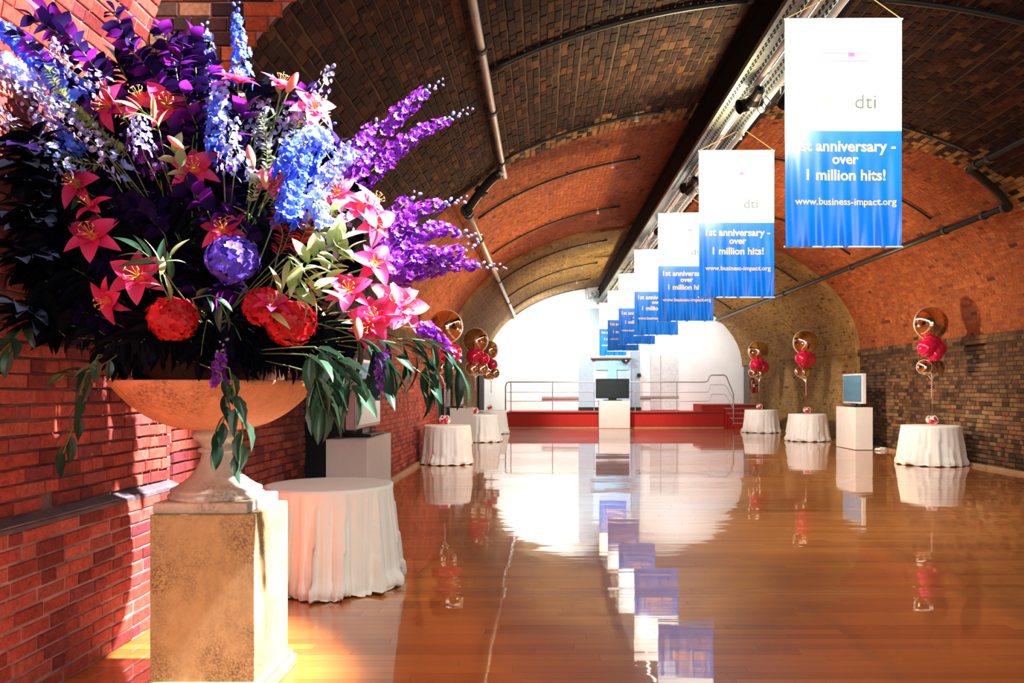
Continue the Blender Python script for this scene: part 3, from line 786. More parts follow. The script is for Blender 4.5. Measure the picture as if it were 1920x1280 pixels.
def spotlight(x, y, tgt, label, power, col, size=46, z=EYE+3.30):
    t = thing('spotlight', label, 'lamp', (x, y, z), 'spotlights clamped to the rails')
    d = (Vector(tgt)-Vector((x, y, z))).normalized(); q = d.to_track_quat('Z', 'Y')
    mb = MB(); mb.lathe([(.03, -.16), (.06, -.14), (.065, 0), (.085, .1), (.085, .15), (.075, .15), (.06, .08)], 16, cap=False)
    o = ob('lamp_can', mb, BLACK, t, smooth=False); o.rotation_mode = 'QUATERNION'; o.rotation_quaternion = q
    mb = MB(); mb.lathe([(.001, .0), (.065, .0)], 16, cap=False)
    o = ob('lens', mb, STEEL, t); o.rotation_mode = 'QUATERNION'; o.rotation_quaternion = q; o.location = d*.06
    mb = MB(); mb.tube([(-.09, 0, 0), (-.09, 0, .08), (0, 0, .12), (.09, 0, .08), (.09, 0, 0)], .009, 6); mb.tube([(0, 0, .12), (0, 0, .17)], .014, 6); ob('yoke', mb, STEEL, t)
    mb = MB(); mb.tube(smoothpath([(.02, 0, .14), (.12, .05, -.08), (.2, .12, -.02), (.12, .2, .12)]), .006, 5); ob('cable', mb, BLACK, t)
    if power: spot('spotlight_beam', Vector((x, y, z))+d*.17, tgt, power, col, size, .6, .05)
for k, d in enumerate(BD):
    y = d-2.1
    nm = ['nearest banner', 'second banner', 'third banner', 'fourth banner', 'fifth banner', 'sixth banner', 'farthest banner'][k]
    spotlight(2.62, y+.0, (xc-.05, d, ZT-1.15), 'black spotlight on the right rail just in front of the '+nm, (760, 560, 430, 380, 330, 300, 260)[k], (1, 1, .94), 80, z=EYE+3.14)
    spotlight(2.40, y+.5, (xc-.6, d+6, 3.4), 'black spotlight on the left rail just in front of the '+nm, 0, (1, 1, 1))
    if k < 3: spotlight(2.40, y+.75, (0, d-2, 4), 'small black spotlight turned left, beside the cord of the '+nm, 0, (1, 1, 1))

for tx, ty, tz, lb, pw, col in ((-1.64, 6.3, .6, 'the nearest table behind the stone pedestal, added to lighten its cloth', 420, (.98, 1, .9)), (7.67, 15.85, 1.2, 'the nearest right-hand table', 900, (1, .97, .9)), (7.6, 23.0, 1.2, 'the table left of the right-hand plinth', 1100, (1, .9, .88)), (7.5, 27.4, 1.2, 'the farthest right-hand table', 1100, (1, .88, .9)),  # lamp over the nearest table added to lighten its cloth
                            (7.6, 20.0, 1.0, 'the right-hand plinth', 800, (1, 1, 1)), (-1.9, 16.0, .8, 'the creased left-hand cloth', 520, (1, .93, .95)), (-1.8, 22.7, .9, 'the middle left-hand table', 700, (1, 1, .97)), (-1.7, 26.7, .9, 'the farthest left-hand table', 600, (1, 1, 1))):
    spotlight(2.66 if tx > 0 else 2.40, ty-3.1, (tx, ty, tz), 'small spotlight on the rails turned towards '+lb, pw, col, 26, z=EYE+3.26)
# ------------------------------------------------------------------ tables with cloths
def cloth_table(x, y, r, label, seed, near=False, group='cocktail tables under white cloths', lean=.16, H=.77, puddle=.05):
    rnd = random.Random(seed)
    t = thing('cocktail_table', 'round table under the ' + label.replace('cloth on the', 'cloth, the'), 'table', (x, y, 0), group)
    mb = MB(); mb.lathe([(.001, H-.03), (r-.02, H-.03), (r-.02, H-.008), (.001, H-.008)], 32, cap=False); ob('tabletop', mb, PLINTH, t)
    mb = MB(); mb.lathe([(.03, .05), (.03, H-.03)], 12); ob('pedestal', mb, STEEL, t)
    mb = MB(); mb.lathe([(.22, 0), (.22, .03), (.04, .05)], 24); ob('base', mb, BLACK, t)
    n = 240 if near else 120; m = 34 if near else 20
    ks = [(rnd.randint(6, 9), rnd.uniform(0, 6.28), 1.0), (rnd.randint(11, 15), rnd.uniform(0, 6.28), .55), (rnd.randint(18, 25), rnd.uniform(0, 6.28), .22)]
    def fold(a, v):
        s = 0
        for k, p, w in ks:
            c = math.sin(k*a+p+.5*math.sin(2*a+p)+v*.6*w)
            s += w*(1-abs(c)**.8*(1 if c > 0 else .9))*(1 if c > 0 else -1)*.9 + w*.3*c
        return s
    prof = [(0, 0)]+[(r*q, 0) for q in (.3, .6, .85, .96)]
    vs = []; fs = []
    for rr, _ in prof:
        for i in range(n):
            a = 2*PI*i/n; vs.append((max(rr, .001)*math.cos(a), max(rr, .001)*math.sin(a), H))
    for j in range(m+1):
        v = j/m
        for i in range(n):
            a = 2*PI*i/n
            f = fold(a, v); amp = .034*v**.7*r/.48*(1.7 if near else 1.15)
            rr = r+.006+lean*v**1.15*r+amp*f
            hang = H*(1.03+puddle*.6*math.sin(3*a+ks[0][1]))
            z = H-.004-v*hang
            if z < .02:
                over = .02-z
                rr += .2*over+.02*math.sin(9*a+ks[1][1]); z = .006+.012*(1+math.sin(14*a+ks[2][1]))*min(1, over*30)
            elif z < .14:
                q = (.14-z)/.14; rr += .035*math.sin(q*PI)*(.6+.5*math.sin(5*a+ks[1][1]))
            nz = noise.noise(Vector((math.cos(a)*3, math.sin(a)*3, v*4+seed)))*.012*v
            if v < .02: z = H-.002
            vs.append(((rr+nz)*math.cos(a), (rr+nz)*math.sin(a), z))
    R = len(prof)+m+1
    for j in range(R-1):
        for i in range(n):
            a = j*n+i; b = j*n+(i+1) % n; fs.append((a, a+n, b+n, b))
    mb = MB().add(vs, fs)
    o = ob('tablecloth', mb, CLOTH, None, (x, y, 0), True)
    return tag(o, label, 'tablecloth', 'white tablecloths on the cocktail tables')
cloth_table((618-CX)*6.13/F, 6.13, .475, 'large white cloth on the nearest table, behind the stone pedestal', 3, True, lean=.10)
RT = [(1745, 15.85, .54, 'white cloth on the right-hand table nearest the camera', 'right nearest'), (1514, 23.0, .52, 'white cloth on the right-hand table left of the white plinth'), (1427, 27.4, .54, 'white cloth on the farthest right-hand table, beside the stage steps')]
LT = [(838, 16.0, .46, 'creased white cloth on the left-hand table against the red brick wall'), (901, 22.7, .50, 'white cloth on the middle left-hand table beyond the small plinth'), (921, 26.7, .50, 'white cloth on the farthest left-hand table, by the railing end')]
for i, a in enumerate(RT+LT): cloth_table((a[0]-CX)*a[1]/F, a[1], a[2], a[3], 11+i*3, False, lean=.10 if i == 3 else .16)

# centrepieces and balloons
def foil(c, r, flat_=.86, rim=True, t=None, yaw=0, name='foil_balloon', mt=FOIL):
    mb = MB(); mb.sphere((0, 0, 0), r, 32, 20, (1, flat_, 1))
    # puckered rim
    for i, v in enumerate(mb.v):
        x, y, z = v; rr = math.hypot(x, z)/r
        if rr > .86 and flat_ < .8:
            a = math.atan2(z, x); mb.v[i] = (x, y*(1+.25*math.sin(a*24)), z)
    o = ob(name, mb, mt, t, c, True); o.rotation_euler = (0, 0, yaw)
    if rim:
        pts = [((r*1.012)*math.cos(2*PI*i/48), 0, (r*1.012)*math.sin(2*PI*i/48)) for i in range(49)]
        mb = MB(); mb.tube(pts, r*.034, 6, False); q = ob('seam', mb, FOILE, o, (0, 0, 0), True)
    return o
BAL = []
def cluster(pxs, d, label, wpos, tail, seed):
    rnd = random.Random(seed)
    z0 = .79
    base = Vector((wpos, d, z0))
    cp = thing('balloon_weight', 'small red and silver foil centrepiece on ' + label[1], 'centrepiece', base, 'foil centrepieces on the tables')
    for k in range(7):
        a = 2*PI*k/6; r = .045
        p = (.07*math.cos(a), .06*math.sin(a), .05+.03*(k % 2)) if k < 6 else (0, 0, .1)
        mb = MB(); mb.sphere(p, r, 10, 7, (1, 1, 1.1)); ob('foil_ball', mb, REDB if k % 3 else FOILE, cp, smooth=True)
    for k in range(6):
        a = 2*PI*k/6+.4; mb = MB(); mb.tube(smoothpath([(0, 0, .1), (.06*math.cos(a), .06*math.sin(a), .17), (.12*math.cos(a), .1*math.sin(a), .09)]), .006, 5); ob('foil_curl', mb, FOILE, cp)
    big, reds, smalls = pxs
    o = PX(tail[0], tail[1], d)
    t = thing('balloon_cluster', label[0], 'balloons', o, 'balloon clusters floating over the tables')
    s = d/F
    x, y, r = big; p = PX(x, y, d)-o; foil(p, r*s, .9, True, t, 0)
    low = []
    for i, (x, y, r) in enumerate(reds):
        p = PX(x, y, d)-o+Vector((0, (-.10, .12, -.05, .1)[i % 4], 0)); low.append(p)
        mb = MB(); mb.sphere((0, 0, 0), r*s, 20, 14, (1, 1, 1.06)); mb.tube([(0, 0, -r*s*1.03), (0, 0, -r*s*1.15)], [r*s*.06, r*s*.12], 8)
        ob('latex_balloon', mb, REDB, t, p, True)
    for i, (x, y, r) in enumerate(smalls):
        p = PX(x, y, d)-o+Vector((0, (-.06, .04, .08)[i % 3], 0)); low.append(p)
        ob_ = foil(p, r*s, .62, True, t, rnd.uniform(-.6, .6))
        mb = MB(); mb.tube([p+Vector((0, 0, -r*s)), p*.45+Vector((0, 0, -.02)), Vector((0, 0, 0))], [.012, .016, .006], 6); ob('neck', mb, FOILE, t)
    # curled ribbon tail and the thin line down to the weight
    pts = [Vector((.012*math.sin(i*1.4), .012*math.cos(i*1.4), -.011*i)) for i in range(34)]
    mb = MB(); mb.tube(pts, .009, 5); ob('curled_ribbon', mb, RIBBON, t)
    mb = MB(); mb.tube([pts[-1], base+Vector((0, 0, .1))-o], .0015, 4); ob('line', mb, RIBBON, t)
cluster(((1745, 606, 31), [(1733, 652, 17), (1762, 653, 17), (1741, 640, 13), (1757, 641, 13), (1748, 664, 14)], [(1730, 688, 13), (1749, 686, 16), (1763, 689, 14)]), 15.85, ('tall balloon cluster with big foil orb on the right, nearest the camera', 'the nearest right-hand table'), (1747-CX)*15.85/F, (1747, 712), 1)
cluster(((1510, 642, 23), [(1502, 672, 13), (1519, 673, 13), (1510, 665, 10), (1511, 683, 10)], [(1496, 697, 9), (1512, 697, 11), (1505, 698, 9)]), 23.0, ('balloon cluster with foil orb over the table left of the right-hand plinth', 'the table left of the right-hand plinth'), (1513-CX)*23/F, (1511, 718), 2)
cluster(((1422, 658, 19), [(1415, 684, 11), (1433, 688, 11), (1423, 678, 9), (1424, 692, 9)], [(1411, 698, 8), (1428, 699, 9), (1420, 702, 8)]), 27.4, ('farthest right balloon cluster, floating by the wall beside the stage steps', 'the farthest right-hand table'), (1424-CX)*27.4/F, (1423, 715), 3)
cluster(((836, 612, 31), [(824, 657, 15), (849, 660, 16), (836, 650, 13), (838, 672, 13)], [(824, 688, 13), (843, 690, 14)]), 16.0, ('largest foil orb balloon cluster, half behind the flower spray on the left', 'the left-hand table against the wall'), (834-CX)*16/F, (834, 722), 4)
cluster(((892, 638, 23), [(888, 668, 13), (905, 672, 12), (896, 662, 11)], [(885, 691, 12), (903, 691, 12), (893, 694, 10)]), 22.7, ('middle left balloon cluster with brown-gold foil orb against the pale end wall', 'the middle left-hand table'), (890-CX)*22.7/F, (891, 709), 5)
cluster(((917, 656, 17), [(908, 674, 9), (923, 683, 10), (915, 672, 9)], [(914, 702, 9), (928, 699, 9), (921, 703, 8)]), 26.7, ('farthest left balloon cluster, partly hidden behind the middle one', 'the farthest left-hand table'), (919-CX)*26.7/F, (921, 716), 6)

# ------------------------------------------------------------------ plinths and flat screens
def plinth(c, d, label, rz=0):
    t = thing('plinth', label, 'plinth', (c[0], c[1], 0), 'white display plinths')
    mb = MB(); mb.bbox((0, 0, d[2]/2), (d[0], d[1], d[2]-.02), .004); ob('body', mb, PLINTH, t)
    mb = MB(); mb.bbox((0, 0, d[2]-.006), (d[0]+.004, d[1]+.004, .012), .003); ob('top_board', mb, PLINTH, t)
    return t
def tv(c, yaw, label, w=1.22, h=.74, z=0, fr=FRAME, th=.1, sm=SCREEN):
    t = thing('flat_screen', label, 'screen', c, 'flat screens on the plinths'); t.rotation_euler = (0, 0, yaw)
    mb = MB(); mb.bbox((0, th/2, .08+h/2), (w, th, h), .012); ob('casing', mb, fr, t)
    mb = MB(); mb.box((0, -.004, .08+h/2), (w-.09, .012, h-.09)); ob('panel', mb, sm, t)
    mb = MB(); mb.bbox((0, -.006, .08+h-.022), (w-.02, .012, .03), .002); ob('bezel', mb, fr, t)
    mb = MB(); mb.bbox((0, .05, .015), (.7, .3, .03), .01); ob('foot', mb, BLACK, t)
    mb = MB(); mb.box((0, .06, .05), (.3, .06, .08)); ob('neck', mb, BLACK, t)
    return t
plinth(((1152-CX)*30/F, 29.95+.2, 0), (1.16, .44, 1.04), 'white plinth in front of the stage, centre of the hall')
tv(((1149-CX)*30/F, 30.1, 1.045), 0, 'large black flat screen on the central plinth before the stage', 1.26, .74, fr=BLACK)
p7, p9 = 7.85, 9.1
plinth((-1.735-.2, (p7+p9)/2, 0), (.40, p9-p7, 1.0), 'white plinth on the left behind the nearest table, holding a screen')
tv((-1.86, (p7+p9)/2+.03, 1.005), PI/2, 'silver framed screen turned side-on behind the hanging leaves on the left plinth', 1.2, .72, sm=plain('mirror_dark_glass', (.02,.05,.07), .03, var=.1, spec=1, coat=1))
plinth((7.57+.21, 20.05, 0), (.42, 1.28, 1.04), 'white plinth against the right wall between two tables')
tv((7.72, 20.0, 1.045), -PI/2, 'side-on screen with blue glass on the right-hand plinth', 1.24, .74, sm=plain('blue_glass', (.02,.12,.2), .1, var=.1, spec=.8), fr=plain('pale_frame', (.7,.72,.7), .4))
plinth((-2.38+.25, 20.9, 0), (.5, 1.1, 1.0), 'small white plinth by the left wall behind the creased tablecloth')
tv((-2.16, 20.95, 1.005), PI/2, 'thin side-on screen on the small left-hand plinth', 1.1, .7)
# dark wall panel on left wall, extinguisher, cable on the floor
o = bx('wall_panel', (XL+.05, 20.3, 1.13), (.06, 1.3, .72), BLACK, None, .01); tag(o, 'dark panel hung on the red brick wall above the creased left tablecloth', 'panel')
p = PX(1409, 737, 31.3)
t = thing('fire_extinguisher', 'red fire extinguisher hanging on the right wall near the stage', 'extinguisher', (XR-.22, 31.3, p.z))
mb = MB(); mb.lathe([(.07, 0), (.08, .02), (.08, .42), (.05, .48), (.025, .5), (.025, .54)], 20); ob('cylinder', mb, REDX, t, smooth=True)
mb = MB(); mb.box((-.02, 0, .57), (.14, .03, .03)); mb.box((0, 0, .54), (.05, .05, .05)); ob('valve', mb, BLACK, t)
mb = MB(); mb.tube(smoothpath([(-.02, 0, .55), (-.12, 0, .5), (-.11, 0, .25), (-.1, 0, .1)]), .012, 6); ob('hose', mb, BLACK, t)
mb = MB(); mb.box((0, -.078, .3), (.09, .012, .12)); ob('paper_label', mb, PLINTH, t)
mb = MB(); mb.box((.11, 0, .3), (.08, .05, .05)); ob('wall_bracket', mb, BLACK, t)
mb = MB(); c0 = PX(1643, 842, 19.2); c0 = Vector((8.15, 19.3, 0))
pts = [Vector((.16*math.cos(i*.7)*(1-.01*i), .12*math.sin(i*.7), .012+.002*i)) for i in range(30)]
mb.tube(pts, .010, 6); tag(ob('cable_coil', mb, RAILW, None, c0), 'coil of white cable on the floor right of the right-hand plinth', 'cable')

# ------------------------------------------------------------------ pedestal and urn
PX0, PY0 = -1.634, 3.83+.25
ped = thing('stone_pedestal', 'square gilded-stone pedestal carrying the urn in the left foreground', 'pedestal', (PX0, PY0, 0))
mb = MB(); mb.bbox((0, 0, .48), (.5, .5, .83), .004); ob('shaft', mb, PED, ped)
mb = MB(); mb.bbox((0, 0, .03), (.58, .58, .06), .008); mb.bbox((0, 0, .075), (.545, .545, .04), .014); ob('base_moulding', mb, PED, ped)
urn = thing('garden_urn', 'wide shallow terracotta bowl on a pale limestone foot, filled with flowers', 'urn', (-1.665, PY0, .895))
mb = MB(); mb.bbox((.01, 0, .027), (.455, .455, .054), .006); ob('foot_slab', mb, LIME, urn)
prof = [(.225, .054), (.232, .062), (.23, .075), (.215, .084), (.22, .092), (.218, .102), (.195, .112), (.16, .135), (.125, .165), (.098, .2), (.08, .24), (.072, .275), (.073, .28), (.09, .285), (.092, .295), (.085, .303), (.072, .306), (.075, .32), (.09, .338), (.11, .352), (.118, .362), (.115, .378), (.1, .388), (.11, .395)]
mb = MB(); mb.lathe(prof, 64); ob('foot', mb, LIME, urn, smooth=True)
z0 = .392
bp = []
for i in range(25):
    u = i/24; r = .498*math.sin(u*PI/2)**.86 if u > 0 else .001
    bp.append((max(.001, .498*u**.78), z0+.245*(u**2.15)))
inner = [(.498, z0+.252), (.47, z0+.252)]+[(.47*u, z0+.03+.21*u**2) for u in (.9, .7, .4, .1)]
mb = MB(); mb.lathe(bp+inner, 96, cap=False); ob('bowl', mb, TERRA, urn, smooth=True)
tray = thing('flower_tray', 'dark round tray holding the stems inside the terracotta bowl', 'tray', (-1.665, PY0, 1.46))
mb = MB(); mb.lathe([(.30, .05), (.40, .2), (.405, .21), (.39, .21), (.38, .17), (.001, .17)], 48, cap=False); ob('rim', mb, LINER, tray)
mb = MB(); mb.sphere((0, 0, .22), .33, 24, 12, (1, 1, .45)); ob('moss', mb, plain('dark_moss', (.012,.02,.008), .9, var=.5, scale=40, bmp=.8), tray)

# ------------------------------------------------------------------ flowers
BASE = Vector((-1.66, PY0, 1.66))
def wall_limit(p, m=.05):
    if p.x < XL+m: p = Vector((XL+m, p.y*(XL+m)/p.x, EYE+(p.z-EYE)*(XL+m)/p.x))
    return p
def FP(x, y, dd=0):
    d = 3.62+.0005*math.hypot(x-400, (y-480)*1.0)+dd
    return wall_limit(PX(x, y, max(3.0, d)))
# unit meshes --------------------------------------------------
def petal(L, Wd, curl, mt, name='petal', nu=6, nv=4, cup=.25, tip=.75):
    vs = []; fs = []
    for i in range(nu+1):
        u = i/nu; x = L*u; w = Wd*math.sin(PI*min(1, (.06+.94*u**tip)))**.85 if i < nu else 0.0005
        if i == 0: w = Wd*.25
        ang = curl*u; X = L*(math.sin(ang)/max(curl, 1e-3)) if curl else x; Z = L*(1-math.cos(ang))/max(curl, 1e-3) if curl else 0
        for j in range(nv+1):
            v = j/nv*2-1
            vs.append((X, w/2*v, -Z+cup*w*v*v*(1-.6*u)))
    for i in range(nu):
        for j in range(nv):
            a = i*(nv+1)+j; fs.append((a, a+1, a+nv+2, a+nv+1))
    return MB().add(vs, fs).mesh(name, mt, True)
PET = {}
for mt in (LILY, LILYP):
    PET[mt.name] = (petal(.128, .080, .8, mt, cup=.3), petal(.125, .056, .95, mt, cup=.3))
sm = MB()
for k in range(6):
    a = 2*PI*k/6; e = Vector((.028*math.cos(a), .028*math.sin(a), .07))
    sm.tube([(0, 0, .0), e*.6+Vector((0, 0, .008)), e], .0009, 5)
    sm.tube([e+Vector((-.008*math.sin(a), .008*math.cos(a), 0)), e-Vector((-.008*math.sin(a), .008*math.cos(a), 0))], .002, 5)
sm.tube([(0, 0, 0), (0, 0, .085)], .0014, 5)
STAMEN = sm.mesh('stamens', STAM, True)
def leafmesh(L, Wd, mt, fold=.35, droop=.5, ser=0):
    vs = []; fs = []; nu = 8
    for i in range(nu+1):
        u = i/nu; w = Wd*math.sin(PI*u**.8)**.9 if 0 < i < nu else .0006
        if ser and i % 2: w *= 1+ser
        ang = droop*u; X = L*math.sin(ang)/droop; Z = -L*(1-math.cos(ang))/droop
        for v in (-1, -.5, 0, .5, 1):
            vs.append((X, w/2*v, Z+fold*w/2*abs(v)))
    for i in range(nu):
        for j in range(4):
            a = i*5+j; fs.append((a, a+1, a+6, a+5))
    return MB().add(vs, fs).mesh('leaf', mt, True)
def floret(R, mt, n=5, name='floret', tilt=.5):
    mb = MB()
    for k in range(n):
        a = 2*PI*k/n; ca, sa = math.cos(a), math.sin(a)
        pts = [(0, 0, 0), (.45, -.42, .22), (.45, .42, .22), (.95, -.3, .30), (.95, .3, .30), (.5, 0, .12)]
        vs = [(R*(x*ca-y*sa), R*(x*sa+y*ca), R*z*tilt*2) for x, y, z in pts]
        mb.add(vs, [(0, 1, 5), (0, 5, 2), (1, 3, 5), (5, 4, 2), (3, 4, 5)])
    return mb.mesh(name, mt)
FLO = {m.name: floret(.025, m) for m in (BLUE, PALEB, PURP, LILAC)}
FLOS = {m.name: floret(.012, m) for m in (BLUE, PALEB, PURP, LILAC)}
BUD = {m.name: MB().sphere((0, 0, 0), .007, 7, 5, (1, 1, 1.4)).mesh('bud', m, True) for m in (BLUE, PALEB, PURP, LILAC)}
HY = {m.name: floret(.0185, m, 4, 'floret', .25) for m in (HRED, HVIO)}
SERR = petal_mat('leaf_glossy_green', (.03,.08,.04), (.05,.11,.06), None, .12, 0, (0, .1), .24)
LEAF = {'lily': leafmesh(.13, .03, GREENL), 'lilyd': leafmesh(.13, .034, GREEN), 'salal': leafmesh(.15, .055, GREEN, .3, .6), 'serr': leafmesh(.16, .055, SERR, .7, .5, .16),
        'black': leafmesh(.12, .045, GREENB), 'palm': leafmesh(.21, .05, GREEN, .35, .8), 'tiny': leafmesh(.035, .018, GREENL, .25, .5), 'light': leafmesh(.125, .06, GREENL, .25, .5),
        'mauve': leafmesh(.065, .05, MAUVE, .2, .6), 'vio': leafmesh(.06, .045, DKPURP, .2, .6), 'red': leafmesh(.045, .022, DKRED, .25, .4)}
def curve_to(head, start=None, sag=.0, n=8, bend=.25):
    a = start if start is not None else BASE+Vector((random.uniform(-.2, .2), random.uniform(-.12, .12), 0))
    mid = a.lerp(head, .5)+Vector((0, 0, bend*(head-a).length*.4))
    pts = []
    for i in range(n+1):
        u = i/n; pts.append(a*(1-u)**2+mid*2*u*(1-u)+head*u*u)
    return pts
def stem_part(t, pts, r=.003, o=None, mt=STEM, frac=0):
    o = o or t.location; pts = pts[int(len(pts)*frac):]
    mb = MB(); mb.tube([p-o for p in pts], r, 5); return ob('stem', mb, mt, t, smooth=True)
def quat(z, roll=0): return z.to_track_quat('Z', 'Y')@Quaternion((0, 0, 1), roll)
def quatx(x, roll=0): return x.to_track_quat('X', 'Z')@Quaternion((1, 0, 0), roll)

def lily(x, y, face, label, mt=LILY, s=1.0, opening=.55, dd=-.1, leaves=2):
    head = FP(x, y, dd); f = Vector(face).normalized()
    base = head-f*.05*s
    pts = curve_to(base-f*.03, None)
    pts += [base]
    t = thing('lily', label, 'flower', pts[0], 'pink lilies in the arrangement'); o = t.location.copy()
    q = quat(f, random.uniform(0, 1.0))
    for k in range(6):
        me = PET[mt.name][k % 2]
        qq = q@Quaternion((0, 0, 1), PI/3*k+random.uniform(-.08, .08))@Quaternion((0, 1, 0), -(PI/2-opening-.55)+(.12 if k % 2 else 0)+random.uniform(-.12, .12))
        link('petal', me, t, base-o, qq, s*random.uniform(.92, 1.08))
    link('stamens', STAMEN, t, base-o, q, s)
    stem_part(t, pts, .004, frac=.45)
    for k in range(leaves):
        p = pts[int(len(pts)*(.8-.12*k))]; a = random.uniform(0, 6.28)
        dvec = (f*.2+Vector((math.cos(a), -.5, math.sin(a)*.8))).normalized()
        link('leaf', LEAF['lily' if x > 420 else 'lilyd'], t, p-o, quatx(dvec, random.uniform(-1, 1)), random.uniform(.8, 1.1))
V = Vector
lily(187, 195, (-.45, -.8, -.1), 'orange-pink lily at the far upper left below the dark purple leaves', s=1.1)
lily(258, 175, (-.1, -.75, .55), 'pink lily left of a matching pair at the upper left, opening upward', s=1.1)
lily(312, 188, (.35, -.9, .15), 'pink lily right of the upper-left pair, with yellow throat', s=1.05)
lily(447, 138, (.2, -.45, .9), 'pink lily facing upward below the tall blue spike', s=.9, opening=.35)
lily(530, 148, (.3, -.35, .9), 'pink trumpet-shaped lily at the top, seen from the side', LILYP, s=.95, opening=.25)
lily(594, 192, (.5, -.7, .35), 'pink lily at the upper right edge, against the dark vault', LILYP, s=.95)
lily(362, 308, (.2, -.9, .2), 'pink lily with dark stamens in the upper middle, below a closed bud', s=1.05)
lily(133, 338, (-.2, -.9, .2), 'spotted pink lily on the left, the upper of the left column', s=1.0)
lily(160, 378, (-.3, -.5, .5), 'shaded red lily between the two brighter left ones', s=.85)
lily(165, 432, (.1, -.9, .35), 'wide-open pink lily at the left, the lower of the left column', s=1.15)
lily(250, 512, (.1, -1, .1), 'bright pink-red lily at the lower left beside green leaves', s=1.15, dd=-.2)
lily(190, 567, (-.4, -.8, -.4), 'drooping pink lily lowest at the left, in front of the brick wall', s=.95, dd=-.15)
lily(415, 422, (.1, -.8, .4), 'red-orange lily in shade above the violet hydrangea', s=.95)
lily(632, 352, (.2, -.9, .3), 'pale pink sunlit lily beside the blue flowers, right of centre', LILYP, s=.9, dd=-.2)
lily(682, 378, (.5, -.7, .5), 'sunlit pink lily at the right with petals curling outward', LILYP, s=1.1, dd=-.15)
lily(708, 372, (.8, -.4, .5), 'pink lily at the right edge with one curled petal against the dark vault', LILYP, s=.95)
lily(712, 415, (.6, -.7, 0), 'pale pink lily overlapping the purple larkspur', LILYP, s=.95)
lily(708, 486, (.5, -.8, .3), 'deep pink lily right of centre, among cream leaves', s=.95, dd=-.2)
lily(653, 537, (.2, -.9, .3), 'small star-shaped pink lily right of the white-lit leaves', s=.9, dd=-.25)
lily(698, 590, (-.1, -.9, .2), 'crimson lily low on the right next to a pale bud', s=1.05, dd=-.25)
lily(742, 560, (.3, -.9, .3), 'bright pink lily low on the right, the left of the sunlit group', LILYP, s=1.05, dd=-.2)
lily(768, 572, (.6, -.8, .2), 'bright pink lily farthest right, just left of the big foil orb', LILYP, s=1.05, dd=-.2)
lily(690, 612, (.1, -.9, -.2), 'ruffled crimson lily at the lower right above the leaf sprays', s=.9, dd=-.25)
lily(510, 562, (.3, -.6, .8), 'small bright pink lily on the red hydrangeas', s=.7, dd=-.35, opening=.3)
lily(512, 342, (.4, -.7, -.1), 'half-open coral lily left of the bright blue spike', s=.7, opening=.2)
def lily_bud(x, y, dirv, label, s=1.0, dd=-.15):
    head = FP(x, y, dd); f = Vector(dirv).normalized()
    pts = curve_to(head, None); t = thing('lily_bud', label, 'flower bud', pts[0], 'closed lily buds in the arrangement'); o = t.location.copy()
    mb = MB(); mb.lathe([(.004, -.055), (.014, -.04), (.02, -.015), (.021, .005), (.016, .03), (.009, .048), (.002, .056)], 6)
    # three-ribbed bud
    mb.v = [(vx*(1+.0), vy, vz) for vx, vy, vz in mb.v]
    link('bud', mb.mesh('bud', LILYB, True), t, head-o, quat(f), s)
    stem_part(t, pts, .003, frac=.5)
lily_bud(330, 268, (-.6, -.3, .5), 'coral bud in shade left of centre at the top', .8)
lily_bud(470, 295, (-.15, -.1, 1), 'tall pointed pink bud standing in the middle', 1.0)
lily_bud(496, 335, (-.15, -.1, 1), 'coral bud beside the half-open coral lily', .85)
lily_bud(548, 155, (.5, -.2, .7), 'cream-pink bud next to the top trumpet lily', .95)
lily_bud(672, 617, (.1, -.3, -.9), 'pale pink bud hanging at the lower right', 1.0, -.3)

def spike(pxpath, mt, label, n=42, s=1.0, width=.035, dd=0, name='delphinium', tipbuds=6, group=None, start=.25, small=False):
    n = int(n*(1.0 if small else 1.35))
    pts = [FP(x, y, dd+.0*i) for i, (x, y) in enumerate(pxpath)]
    path = smoothpath(pts, 5)
    root = curve_to(path[0], None, n=5)
    t = thing(name, label, 'flower', root[0], group); o = t.location.copy()
    stem_part(t, root+path[1:], .003, frac=.3)
    fl = (FLOS if small else FLO)[mt.name]
    for i in range(n):
        u = (i+.5)/n*.92; k = u*(len(path)-1); a = path[int(k)]; b = path[min(int(k)+1, len(path)-1)]; p = a.lerp(b, k-int(k))
        tg = (path[min(int(k)+1, len(path)-1)]-path[max(int(k)-1, 0)]).normalized()
        side = tg.orthogonal().normalized(); side.rotate(Quaternion(tg, i*2.4+random.uniform(-.4, .4)))
        if side.y > .2: side.y *= .3
        side.normalize()
        wd = width*(1-.55*u)
        pos = p+side*wd*random.uniform(.35, 1.15)+tg*random.uniform(-.012, .012)
        dv = (side+tg*random.uniform(-.1, .5)+Vector((random.uniform(-.3, .3), -.35, random.uniform(-.3, .3)))).normalized()
        link('floret', fl, t, pos-o, quat(dv, random.uniform(0, 6)), s*(1-.45*u)*random.uniform(.85, 1.2))
    tg = (path[-1]-path[-3]).normalized()
    for i in range(tipbuds):
        p = path[-1]+tg*(.016*i-.03); side = tg.orthogonal().normalized(); side.rotate(Quaternion(tg, i*2.4))
        link('bud', BUD['pale_lilac' if name == 'larkspur' else mt.name], t, p+side*.014-o, quat((side+tg).normalized()), s*random.uniform(.9, 1.5)*(1-.05*i))
G1, G2, G3 = 'blue delphinium spikes', 'purple larkspur spikes', 'pale lilac flower sprays'
spike([(150, 190), (90, 130), (40, 85), (-5, 40)], BLUE, 'thick blue spike at the upper left edge, upper side', 85, 1.4, .07, group=G1)
spike([(130, 225), (70, 165), (20, 120), (-15, 100)], PALEB, 'pale blue spike along the left edge, below the thick blue one', 54, 1.25, .055, group=G1)
spike([(452, 150), (450, 100), (447, 60), (444, 22)], BLUE, 'tall upright blue spike at the top against the vault', 40, 1.05, .045, dd=.05, group=G1)
